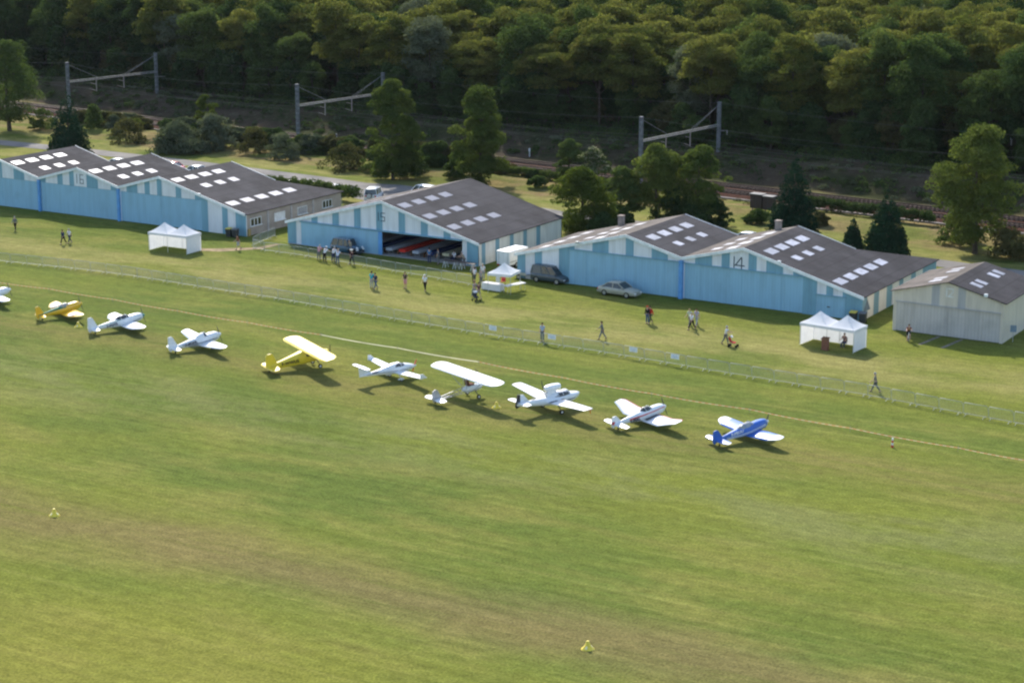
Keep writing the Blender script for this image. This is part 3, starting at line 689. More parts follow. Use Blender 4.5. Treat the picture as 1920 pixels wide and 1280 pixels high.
def tree_proto(kind, seed, h, rx, zc, rz, lobes, leaves, size, lr, trunk_h, r, limbs=6, flat=.62, up=.5, zl=-.4):
    g = random.Random(seed)
    return (leaf_mesh('crown', dome_lobes(g, lobes, rx, rz, zc, lr, flat, low=-.8), leaves, size, LEAF[kind], seed, up=up, zlow=zl, shell=(.60, 1.28)), trunk_mesh(trunk_h, r, limbs, seed))
PROTO = {
 'locust': [tree_proto('locust', 11+i, 16, 4.6+.4*(i % 2), 9.6+.3*(i % 3), 6.6, 64, 14500, .40, 1.45, 12, .20, 7, flat=.50, up=.60, zl=-.30) for i in range(4)],
 'green': [tree_proto('green', 31+i, 15, 4.5, 8.9, 7.2, 66, 14500, .40, 1.4, 12, .22, 6, flat=.7, zl=-.4) for i in range(3)],
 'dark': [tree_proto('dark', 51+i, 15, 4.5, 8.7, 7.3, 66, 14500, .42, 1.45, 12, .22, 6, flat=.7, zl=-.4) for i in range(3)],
 'grey': [tree_proto('grey', 71+i, 15, 4.0, 8.9, 6.6, 58, 12500, .40, 1.3, 12, .2, 6) for i in range(1)],
}
NAME = {'locust': 'locust_tree', 'green': 'broadleaf_tree', 'dark': 'dark_tree', 'grey': 'silver_tree'}
LAB = {'locust': 'tall tree with a layered yellow-green crown in the dense wood behind the railway', 'green': 'tall mid-green broadleaf tree in the dense wood behind the railway',
       'dark': 'tall dark green tree in the dense wood behind the railway', 'grey': 'tall tree with a pale silvery crown standing out of the wood'}
def px(x, y, z):
    d = Vector((x, y, z))-CAM; k = d.dot(FW); return 960+FPX*d.dot(RT)/k, 640-FPX*d.dot(UP)/k
g = random.Random(5); nwood = 0
def plant(kind, x, y, z, sc, k, rz, name=None, lab=None, cat='tree', grp=None):
    crown, trunk = PROTO[kind][k % len(PROTO[kind])]
    t = thing(name or NAME[kind], lab or LAB[kind], cat, (x, y, z), rz, grp); t.scale = sc
    link(crown, 'crown', t); link(trunk, 'trunk', t); return t
cells = []
for j in range(22):
    for i in range(56):
        s = -275+6.9*i+3.4*(j % 2)+g.uniform(-2, 2); q = 81.5+6.6*j+g.uniform(-2, 2)
        x, y = rail_xy(s, q); z = terrain(x, y); u, v = px(x, y, z+9); u2, vt = px(x, y, z+16)
        if -150 < u < 2260 and vt > -70: cells.append((q, x, y, z, u, v))
for q, x, y, z, u, v in cells:
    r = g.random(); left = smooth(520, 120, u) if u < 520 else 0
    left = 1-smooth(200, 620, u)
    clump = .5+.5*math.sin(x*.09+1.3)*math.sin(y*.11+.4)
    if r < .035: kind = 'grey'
    elif r < .06+.60*left+.10*clump: kind = 'dark'  # dark-leaved trees grow more frequent towards the left
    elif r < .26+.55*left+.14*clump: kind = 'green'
    else: kind = 'locust'
    if u > 1720 and q < 95 and r < .7: kind = 'green' if r < .4 else 'dark'
    h = g.uniform(.76, 1.16)*(1.0 if kind != 'dark' else 1.02); w = g.uniform(.86, 1.12)
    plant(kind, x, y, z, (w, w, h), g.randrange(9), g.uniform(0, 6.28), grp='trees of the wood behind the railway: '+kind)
    nwood += 1
print('forest trees', nwood)

# smaller trees and tall bushes that close the edge of the wood
UND = [(leaf_mesh('crown', dome_lobes(random.Random(90+i), 34, 2.3, 3.0, 3.2, .95, .7, top=-.1, low=-1.1), 5200, .38, LEAF[k], 90+i), trunk_mesh(4.6, .11, 5, 90+i)) for i, k in enumerate(('dark', 'green', 'dark', 'olive'))]
for i in range(110):
    s_ = -228+2.66*i+g.uniform(-1.4, 1.4); q = g.choice([76, 78, 80, 83, 87])+g.uniform(-1, 1); x, y = rail_xy(s_, q); z = terrain(x, y); u, v = px(x, y, z+3)
    if not -60 < u < 1990: continue
    k = g.choice([0, 0, 1, 2, 2, 3]); sc = g.uniform(.7, 1.35)
    t = thing('understorey_tree', ('low dark green tree at the foot of the wood', 'low fresh green tree at the foot of the wood', 'low dark green tree at the foot of the wood', 'low olive-brown tree at the foot of the wood')[k], 'tree', (x, y, z), g.uniform(0, 6.28), 'low trees at the foot of the wood: '+('dark', 'green', 'dark', 'olive')[k])
    t.scale = (sc*g.uniform(.9, 1.2), sc, sc*g.uniform(.9, 1.25)); link(UND[k][0], 'crown', t); link(UND[k][1], 'trunk', t)

# undergrowth at the wood's edge and on the bank, one tangled mass
def scrub(name, lobes, leaves, size, kind, seed):
    o = link(leaf_mesh(name, lobes, leaves, size, LEAF[kind], seed, up=.5, zlow=-.3), name); return tag(o, kind='stuff')
lo = []; lo2 = []; lo3 = []
for i in range(900):
    s = g.uniform(-235, 60); q = g.uniform(75, 90) if i % 3 else g.uniform(67.5, 76); x, y = rail_xy(s, q); z = terrain(x, y)
    r = g.uniform(.6, 1.9)*(1 if q > 75 else .6); lo.append((x, y, z+r*.3, r, r, r*.75))
o = scrub('wood_undergrowth', lo, 52000, .38, 'dark', 5); tag(o, 'tangled dark undergrowth along the foot of the wood', 'undergrowth')
lo4 = []
for i in range(1000):
    s = g.uniform(-235, 60); q = g.uniform(67, 84) if s > -70 or i % 3 else g.uniform(74, 84); x, y = rail_xy(s, q); r = g.uniform(.4, 1.5)*(1 if q > 74 else .6); lo4.append((x, y, terrain(x, y)+r*.35, r, r, r*.85))
o = scrub('wood_edge_brambles', lo4, 62000, .34, 'green', 15); tag(o, 'fresh green brambles and saplings along the edge of the wood', 'brambles')
for i in range(420):
    s = g.uniform(-215, 60); q = 66.5+8*g.random()**1.3; x, y = rail_xy(s, q); z = terrain(x, y)
    if math.sin(s*.13)+math.sin(s*.41) < -.4: continue
    r = g.uniform(.25, .75); (lo2 if g.random() < .55 else lo3).append((x, y, z+r*.25, r*1.3, r, r*.7))
o = scrub('bank_scrub', lo2, 12000, .28, 'grey', 6); tag(o, 'pale grey-green brambles scattered over the railway bank', 'scrub')
o = scrub('bank_weeds', lo3, 10000, .28, 'green', 7); tag(o, 'leafy green weeds scattered over the railway bank', 'scrub')
lo = []
for i in range(420):
    s = g.uniform(-230, 62); q = 50.6+g.gauss(0, .9); x, y = rail_xy(s, q); z = terrain(x, y); r = g.uniform(.25, .6); lo.append((x, y, z+r*.2, r*1.4, r, r*.8))
o = scrub('verge_weeds', lo, 9000, .26, 'olive', 8); tag(o, 'low weeds on the grass verge in front of the railway', 'weeds')

def height_m(x, y, npx): return npx*mpp((x, y, 3))*1.02
def crown_thing(name, lab, cat, u, vb, wpx, hpx, kind, seed, lift=.0, leaves=5000, size=.42, cone=False, trunk=True, grp=None, dens=30, flat=.7, z=None, extra=None, peak=.42):
    """a plant whose foot stands at photo pixel (u, vb)"""
    p = ground(u, vb, .45 if vb < 420 else 0.0) if z is None else ground(u, vb, z)
    p.z = terrain(p.x, p.y); H = height_m(p.x, p.y, hpx); Wd = wpx*mpp(p)/2; gg = random.Random(seed)
    t = thing(name, lab, cat, p, gg.uniform(0, 6.28), grp)
    if cone: lob = cone_lobes(gg, H, Wd, .5, max(9, int(H*1.6)))
    else:
        zc = H*(.5+lift*.5); rz = H*(.5-lift*.5)
        lob = ovoid_lobes(gg, int(dens*2.2), Wd, H, lift*H, max(.30, Wd*.29), flat*.85, name in ('bush', 'silver_shrub', 'flowering_shrub'), peak)
    link(leaf_mesh('crown', lob, leaves, size, LEAF[kind], seed, up=.25 if cone else .45, out=.7), 'crown', t)
    if extra: link(leaf_mesh('blossom', [(a, b, c, d*1.02, e*1.02, f*1.05) for a, b, c, d, e, f in lob if c > H*.45], int(leaves*.35), size*.8, LEAF[extra], seed+1, up=.6, zlow=0), 'blossom', t)
    if trunk: link(trunk_mesh(H*.8, max(.07, Wd*.055), 5, seed, lean=.12), 'trunk', t)
    return t
CT = crown_thing
CT('broadleaf_tree', 'large round-headed tree at the left edge in front of the railway', 'tree', 18, 240, 140, 165, 'green', 201, .10, 16000, .38, dens=40)
CT('conifer', 'dark conical conifer behind the leftmost gable of hangar 16', 'conifer', 130, 288, 92, 118, 'fir', 202, 0, 9000, .36, cone=True)
CT('locust_tree', 'tall narrow yellow-green tree, left one of the pair before the railway', 'tree', 737, 331, 112, 184, 'hedgerow', 203, .0, 24000, .36, dens=48, peak=.42)
CT('locust_tree', 'tall rounded green tree just behind the roof ridge of hangar 15', 'tree', 899, 341, 124, 182, 'hedgerow', 204, .0, 24000, .36, dens=48, peak=.42)
CT('broadleaf_tree', 'bushy green and yellow tree behind the right end of hangar 15', 'tree', 1092, 437, 130, 122, 'lime', 205, .0, 16000, .32, dens=46)
CT('broadleaf_tree', 'dark green tree leaning over the railway beside a cream-flowering shrub', 'tree', 1066, 345, 70, 84, 'green', 206, .05, 6500, .34, dens=26)
CT('flowering_shrub', 'shrub covered in cream blossom in front of the railway', 'shrub', 1112, 352, 80, 76, 'green', 207, .0, 4200, .36, dens=24, extra='bloom')
CT('locust_tree', 'spreading small tree behind the left chimney of hangar 14', 'tree', 1232, 412, 126, 146, 'hedgerow', 208, .16, 13000, .34, dens=40, peak=.55)
CT('locust_tree', 'spreading small tree behind the main ridge of hangar 14, with a yellowing side', 'tree', 1310, 416, 112, 150, 'hedgerow', 209, .14, 13000, .34, dens=40, peak=.55)
CT('bush', 'dark bush under the small trees behind hangar 14', 'bush', 1290, 425, 120, 46, 'dark', 210, 0, 3500, .36, trunk=False, dens=20)
CT('bush', 'dark green bush left of the chimney behind hangar 14', 'bush', 1160, 432, 70, 44, 'dark', 211, 0, 2800, .36, trunk=False, dens=16)
CT('conifer', 'tall dark conifer behind the right-hand ridge of hangar 14', 'conifer', 1486, 448, 108, 160, 'fir', 212, 0, 10000, .36, cone=True, z=0.2)
CT('conifer', 'smallest conifer, between two larger ones behind hangar 14', 'conifer', 1598, 474, 42, 62, 'fir', 213, 0, 3600, .32, cone=True, z=0)
CT('conifer', 'broad dark conifer with a thin tip behind the lean-to of hangar 14', 'conifer', 1660, 489, 96, 130, 'fir', 214, 0, 9000, .36, cone=True, z=0)
t = CT('locust_tree', 'tall open yellow-green tree with forked trunk behind hangar 12', 'tree', 1828, 476, 172, 240, 'hedgerow', 215, .08, 20000, .36, dens=54, peak=.5, z=0)
CT('bush', 'green bush at the foot of the forked tree behind hangar 12', 'bush', 1800, 458, 86, 66, 'green', 216, 0, 3600, .36, trunk=False, z=0)
CT('bush', 'brownish bush at the right edge behind hangar 12', 'bush', 1893, 484, 110, 56, 'olive', 217, 0, 4000, .34, trunk=False, z=0)
CT('silver_shrub', 'wide silvery grey shrub with pale leaves by the railway', 'shrub', 335, 280, 120, 56, 'grey', 218, 0, 13000, .36, trunk=False, dens=50)
CT('silver_shrub', 'tall ragged silvery shrub with pale leaves, right of a wider one by the railway', 'shrub', 402, 276, 90, 66, 'grey', 224, 0, 6500, .36, trunk=False, dens=26)
CT('young_tree', 'slender lime-green sapling rising out of the silvery shrub', 'tree', 388, 262, 50, 82, 'lime', 219, .3, 2600, .36, dens=16)
CT('broadleaf_tree', 'dense dark tree just right of the cream-flowering shrub behind hangar 14', 'tree', 1165, 412, 92, 104, 'green', 220, .0, 9000, .34, dens=30)
CT('bush', 'dense dark bush between the two spreading trees behind hangar 14', 'bush', 1268, 420, 96, 70, 'dark', 221, 0, 6000, .34, trunk=False, dens=26)
CT('bush', 'dark bush at the right foot of the spreading trees behind hangar 14', 'bush', 1338, 424, 76, 58, 'dark', 222, 0, 5000, .34, trunk=False, dens=22)
CT('bush', 'green bush below the bushy yellow-green tree at the end of hangar 15', 'bush', 1130, 448, 80, 50, 'dark', 223, 0, 4500, .34, trunk=False, dens=22)
for u, vb, w, h, k, lb in ((238, 262, 86, 44, 'olive', 'round olive bush left of the silvery shrub'), (176, 240, 52, 44, 'green', 'green bush right behind the leftmost conifer'), (80, 238, 56, 40, 'green', 'green bush between the big left tree and the conifer'),
    (215, 250, 40, 36, 'grey', 'small grey-green bush behind the olive one'), (478, 283, 78, 48, 'olive', 'brownish bush just right of the silvery shrub'), (534, 293, 76, 50, 'grey', 'grey-green bush at the foot of the middle catenary mast'),
    (645, 312, 98, 50, 'olive', 'wide olive bush left of the tall tree pair'), (772, 326, 86, 58, 'dark', 'dark bush right against the tall narrow tree'), (850, 330, 50, 34, 'green', 'low green bush between the two tall trees'),
    (700, 318, 60, 44, 'green', 'green bush at the left foot of the tall narrow tree'), (1010, 348, 44, 22, 'green', 'low bush by the cable trough right of the tall tree pair'), (255, 246, 40, 22, 'lime', 'small lime-green bush beside the olive bush'),
    (1538, 424, 40, 24, 'olive', 'small russet bush right of the tall conifer'), (1420, 412, 60, 26, 'green', 'low green bush below the brown signal cabinets')):
    CT('bush', lb, 'bush', u, vb, w, h, k, 300+u, 0, 2600, .34, trunk=False, dens=18)
TH = [(leaf_mesh('crown', ovoid_lobes(random.Random(500+i), 38, 2.5, 2.3, 0, .55, .75, True), 6000, .30, LEAF[k], 500+i)) for i, k in enumerate(('olive', 'grey', 'green', 'dark', 'olive'))]
TL = ('olive bush in the thicket along the near side of the railway', 'grey-green bush in the thicket along the near side of the railway', 'fresh green bush in the thicket along the near side of the railway', 'dark green bush in the thicket along the near side of the railway')
for i in range(84):
    s_ = g.uniform(-128, -36) if i < 76 else g.uniform(-36, -12); q = g.uniform(49.2, 53.2); x, y = rail_xy(s_, q); k = g.randrange(5); sc = g.uniform(.75, 1.3)
    if i >= 76: sc *= .5
    t = thing('bush', TL[k % 4], 'bush', (x, y, terrain(x, y)-.1), g.uniform(0, 6.28), 'thicket bushes along the railway: '+('olive', 'grey', 'green', 'dark')[k % 4]); t.scale = (sc*g.uniform(.9, 1.25), sc, sc*g.uniform(.8, 1.15)); link(TH[k], 'crown', t)
def hedge(name, lab, a, b, w, h, kind, seed, zz=None, n=None):
    a, b = Vector(a), Vector(b); L = (b-a).length; gg = random.Random(seed); lob = []; d = (b-a)/L; nn = Vector((-d.y, d.x, 0))
    for i in range(int(L/.45)+1):
        for k in range(5):
            p = a+d*(i*.45+gg.uniform(-.2, .2))+nn*gg.uniform(-w, w)*.5; z = terrain(p.x, p.y); r = gg.uniform(.35, .55)
            lob.append((p.x-a.x, p.y-a.y, z+h*gg.uniform(.25, .86), r, r, r))
    o = link(leaf_mesh(name, lob, n or int(L*620), .26, LEAF[kind], seed, zlow=-.4), name); o.location = (a.x, a.y, 0)
    return tag(o, lab, 'hedge')
hedge('hedge', 'trimmed green hedge screening the parked cars behind hangar 16', (-60, 27.4, 0), (-36.8, 26.7, 0), 1.0, 2.25, 'green', 401)
hedge('hedge', 'short thick end of clipped hedge beside the white off-road car', (-36.6, 25.7, 0), (-34.5, 26.3, 0), 1.7, 2.5, 'green', 402)
hedge('hedge', 'dark overgrown hedge below the cable trough at far right', (*rail_xy(10.5, 50.9), 0), (*rail_xy(30, 50.7), 0), 1.2, 1.7, 'dark', 403)
hedge('hedge', 'ragged low hedge behind hangar 15 along the railway verge', (*rail_xy(-42, 50.0), 0), (*rail_xy(-22, 50.2), 0), 1.0, 1.1, 'green', 404)

# ------------------------------------------------------------------ catenary portals, wires, lineside things
M_MAST = paint('weathered_steel_mast', (.19, .20, .21), .7, .2, vary=.2)
M_BEAM = paint('pale_lattice_steel', (.30, .29, .265), .7, .1)
M_INSUL = paint('brown_insulator', (.28, .24, .21), .5)
PORT = [(-14.0, 'right-hand'), (-76.9, 'middle'), (-129.8, 'left-hand')]
def portal(s, which):
    t = thing('catenary_portal', which+' steel catenary portal straddling the railway tracks', 'catenary portal', (*rail_xy(s, 53.2), 0), math.atan2(TX, -TY), 'catenary portals')
    def mast(x, zb):
        m = MB()
        for dx in (-.16, .16):
            for dy in (-.16, .16): m.box(x+dx-.05, x+dx+.05, dy-.05, dy+.05, zb-.3, 9.75)
        k = zb
        while k < 9.5:
            m.box(x-.20, x+.20, -.19, -.17, k, k+.22); m.box(x-.20, x+.20, .17, .19, k, k+.22); m.box(x-.19, x-.17, -.165, .165, k, k+.22); m.box(x+.17, x+.19, -.165, .165, k, k+.22); k += .75
        m.box(x-.24, x+.24, -.24, .24, 9.75, 9.83); m.build('mast', M_MAST, t)
    mast(0, 0); mast(20, 2.6)
    b = MB()
    for y in (-.14, .14):
        for z in (6.42, 6.68): b.box(.22, 19.78, y-.03, y+.03, z-.03, z+.03)
        for i in range(24): b.tube([(.3+i*.81, y, 6.44 if i % 2 else 6.66), (.3+(i+1)*.81, y, 6.66 if i % 2 else 6.44)], .018, 4)
    for z in (6.42, 6.68):
        for i in range(24): b.tube([(.3+i*.81, -.14 if i % 2 else .14, z), (.3+(i+1)*.81, .14 if i % 2 else -.14, z)], .016, 4)
    b.build('beam', M_BEAM, t)
    for x0, x1 in ((20, 12.6), (20, 13.4), (0, 6.4)):
        w = MB(); w.tube([(x0, 0, 9.5), (x1, 0, 6.8)], .03, 4); w.build('stay', M_MAST, t)
    for x in (6.2, 12.4):
        d = MB(); d.tube([(x, 0, 6.3), (x, 0, 4.4)], .09, 6); d.tube([(x, 0, 4.5), (x-1.6, 0, 5.0)], .045, 5); d.tube([(x, 0, 5.6), (x-1.2, 0, 5.9)], .04, 5); d.build('drop_post', M_INSUL, t)
    br = MB(); br.tube([(20, 0, 5.7), (22.4, 0, 5.5)], .06, 5); br.tube([(22.3, 0, 5.5), (22.3, 0, 4.9)], .1, 6); br.build('bracket', M_BEAM, t)
    return t
for s, w in PORT: portal(s, w)
M_WIRE = paint('tarnished_copper_wire', (.11, .12, .115), .9, 0)
def wire(lab, q, z, sag, r=.013):
    ss_ = sorted([p[0] for p in PORT]+[-192, 49, 112]); mb = MB()
    for a, b in zip(ss_, ss_[1:]):
        mb.tube([(*rail_xy(a+(b-a)*k/8, q), z-sag*4*(k/8)*(1-k/8)) for k in range(9)], r, 4, cap=False)
    tag(mb.build('overhead_wire', M_WIRE), lab, 'wire', 'overhead railway wires')
for lab, q, z, sag in (('contact wire over the nearer railway track', 57.8, 5.0, .05), ('catenary wire sagging above the nearer track', 57.8, 5.9, .8), ('contact wire over the farther railway track', 64.0, 5.0, .05),
    ('catenary wire sagging above the farther track', 64.0, 5.9, .8), ('feeder wire along the tops of the far masts', 73.2, 9.7, 1.0), ('feeder wire on the outer brackets of the far masts', 75.5, 4.9, .7), ('feeder wire along the tops of the near masts', 53.2, 9.7, 1.0)):
    wire(lab, q, z, sag)
def cabinet(u, v, w, h, lab):
    p = ground(u, v, .5); p.z = terrain(p.x, p.y); t = thing('signal_cabinet', lab, 'cabinet', p, math.atan2(TY, TX), 'signal cabinets by the railway')
    mb = MB(); mb.box(-w/2, w/2, -.5, .5, .45, h); mb.build('cabinet_body', paint('dark_brown_paint', (.05, .03, .026), .6), t)
    mb = MB(); mb.box(-w/2-.08, w/2+.08, -.6, .6, h, h+.1); mb.build('lid', M_CONC, t)
    mb = MB()
    for sx in (-1, 1): mb.box(sx*(w/2-.12)-.06, sx*(w/2-.12)+.06, -.06, .06, -.3, .45)
    mb.build('plinth', M_DARK, t)
    mb = MB(); mb.box(-.02, .02, -.515, -.502, .6, h-.15); mb.build('door_seam', M_DARK, t)
cabinet(1420, 396, 1.6, 2.2, 'larger brown signal cabinet with a pale lid beside the tracks'); cabinet(1442, 399, 1.3, 2.1, 'smaller brown signal cabinet right beside the larger one')
for u, v, lb in ((631, 262, 'white striped distance marker left of the wide olive bush'), (993, 292, 'small white marker post at the foot of the bank'), (1893, 318, 'white marker post at far right by the wood')):
    p = ground(u, v, .3); p.z = terrain(p.x, p.y); t = thing('marker_post', lb, 'post', p)
    mb = MB(); mb.box(-.07, .07, -.07, .07, -.1, 1.2); mb.build('post', M_FRAME, t)
    mb = MB(); mb.box(-.14, .14, -.085, -.072, .75, 1.15); mb.build('plate', M_DARK if u == 631 else M_FRAME, t)

# ------------------------------------------------------------------ light aircraft parked in a row on the grass
def gloss(name, col, rough=.28): return paint(name, col, rough=rough, vary=.05, spec=.5, coat=.25)
P_WHITE = gloss('white_aircraft_paint', (.76, .77, .79)); P_YEL = gloss('yellow_aircraft_fabric', (.82, .60, .035), .45); P_GOLD = gloss('golden_yellow_paint', (.80, .47, .03))
P_BLUE = gloss('royal_blue_paint', (.03, .13, .48)); P_RED = gloss('red_trim', (.55, .03, .03)); P_NAVY = gloss('navy_trim', (.03, .035, .07)); P_GREEN = gloss('green_trim', (.01, .14, .045))
P_TEAL = gloss('teal_trim', (.02, .20, .17)); P_PINK = gloss('salmon_fabric', (.62, .27, .18), .5); P_LIL = gloss('lilac_line', (.22, .20, .50)); P_BLACK = gloss('black_trim', (.015, .015, .02)); P_ORNG = gloss('orange_tip', (.75, .25, .04))
P_CANOPY = glassmat('tinted_canopy', (.05, .055, .06)); P_PROP = paint('dark_propeller', (.03, .03, .03), .4); P_REDPROP = gloss('red_propeller', (.6, .06, .03)); P_SKIN = paint('grey_tube', (.45, .45, .47), .4, .5)
P_CANL = glassmat('clear_canopy', (.30, .31, .31))
def ring(x, zc, hw, hh, p=2.6, n=16):
    out = []
    for k in range(n):
        a = 2*math.pi*k/n; c, s = math.cos(a), math.sin(a)
        out.append((x, hw*abs(c)**(2/p)*(1 if c > 0 else -1), zc+hh*abs(s)**(2/p)*(1 if s > 0 else -1)))
    return out
def surf_ring(sec):
    """section of a wing: (span pos y, leading edge x, chord, z, thickness)"""
    y, xl, c, z, t = sec
    prof = [(0, 0), (.06, .6), (.22, 1), (.45, .85), (.75, .4), (1, .04), (1, -.04), (.6, -.25), (.25, -.4), (.06, -.35)]
    return [(xl-f*c, y, z+h*t*.5) for f, h in prof]
def wingpart(name, secs, mats, root, mf=None, parent=None):
    mb = MB(); mb.loft([surf_ring(s) for s in secs], mf=(lambda i, k: mf(i)) if mf else None); return mb.build(name, mats, parent or root)
def rounded(secs, k=.35):
    """append shrinking sections so the tip is round"""
    y, xl, c, z, t = secs[-1]; y0 = secs[-2][0]; sg = 1 if y > y0 else -1
    return secs+[(y+sg*c*.12, xl-c*.05, c*.86, z+.005, t*.8), (y+sg*c*.22, xl-c*.16, c*.62, z+.008, t*.55), (y+sg*c*.27, xl-c*.30, c*.30, z+.01, t*.25)]
def finpart(name, poly, t, mat, root, y=0, parent=None):
    mb = MB(); mb.prism([(x, y-t/2, z) for x, z in poly], (0, t, 0)); o = mb.build(name, mat, parent or root); return o
def wheel(root, x, y, r=.17, w=.11, spat=None):
    mb = MB(); mb.disc((x, y, r), r, (0, 1, 0), w); o = mb.build('wheel', M_BLACK, root)
    mb = MB(); mb.disc((x, y, r), r*.5, (0, 1, 0), w+.012); mb.build('hub', P_WHITE, root, None).parent = o
    return o
def prop(root, x, z, r, ang, mat, w=.075):
    mb = MB()
    for sg in (-1, 1):
        d = Vector((0, math.cos(ang), math.sin(ang)))*sg; e = Vector((0, -math.sin(ang), math.cos(ang)))*sg
        c = Vector((x, 0, z)); a = c+d*.05; m = c+d*r*.6; t = c+d*r; X = Vector((.03, 0, 0))
        mb.prism([a-e*w*.4-X, m-e*w*.62, t-e*w*.25+X, t+e*w*.25+X, m+e*w*.62, a+e*w*.4+X], (.022, 0, 0))
    return mb.build('propeller', mat, root)
def spinner(root, x, z, r, ln, mat):
    mb = MB(); mb.tube([(x, 0, z), (x+ln*.5, 0, z), (x+ln*.85, 0, z), (x+ln, 0, z)], [r, r*.85, r*.45, r*.08], 12); return mb.build('spinner', mat, root)
def fuselage(root, st, mats, mf=None, p=2.6):
    mb = MB(); mb.loft([ring(x, zc, hw, hh, p) for x, zc, hw, hh in st], mf=mf); return mb.build('fuselage', mats, root)
def canopy(root, st, mat=P_CANOPY, p=2.1, name='canopy'):
    mb = MB(); mb.loft([ring(x, zc, hw, hh, p, 14) for x, zc, hw, hh in st]); return mb.build(name, mat, root)
def flank_text(root, text, x0, z, y, size, mat, slope=0.0, toe=0.0):
    """registration on the right flank, reading tail to nose"""
    m = Matrix(((1, 0, 0, x0), (-toe, 0, -1, -y), (slope, 1, 0, z), (0, 0, 0, 1)))
    return lettering('registration', text, size, mat, root, m, .004, 'LEFT', .012)
HEAD = R(66)
def aircraft(name, label, at, head=HEAD, pitch=8.5):
    t = thing(name, label, 'aircraft', at, head, 'light aircraft parked in a row'); t.rotation_euler = (0, -R(pitch), head); return t
def gear(root, x, y, z1, tail=None, spats=None, r=.17):
    for sg in (-1, 1):
        mb = MB(); mb.tube([(x-.05, sg*y*.55, z1), (x, sg*y, r+.02)], [.05, .035], 6); mb.build('gear_leg', P_WHITE if spats else M_DARK, root)
        wheel(root, x, sg*y, r)
        if spats:
            mb = MB(); mb.loft([[(xx, sg*y+a[1], a[2]) for a in ring(0, zz, hw_, hh, 2.2, 10)] for xx, zz, hw_, hh in ((x+.28, r+.02, .02, .03), (x+.15, r+.06, .09, .12), (x-.05, r+.08, .1, .13), (x-.3, r+.08, .05, .07), (x-.42, r+.08, .01, .02))])
            mb.build('wheel_fairing', spats, root)
    if tail:
        mb = MB(); mb.tube([(tail[0]+.12, 0, tail[1]+.25), (tail[0], 0, tail[1]+.08)], .025, 5); mb.build('tail_strut', M_DARK, root)
        mb = MB(); mb.disc((tail[0], 0, tail[1]+.02), .08, (0, 1, 0), .05, 10); mb.build('tail_wheel', M_BLACK, root)
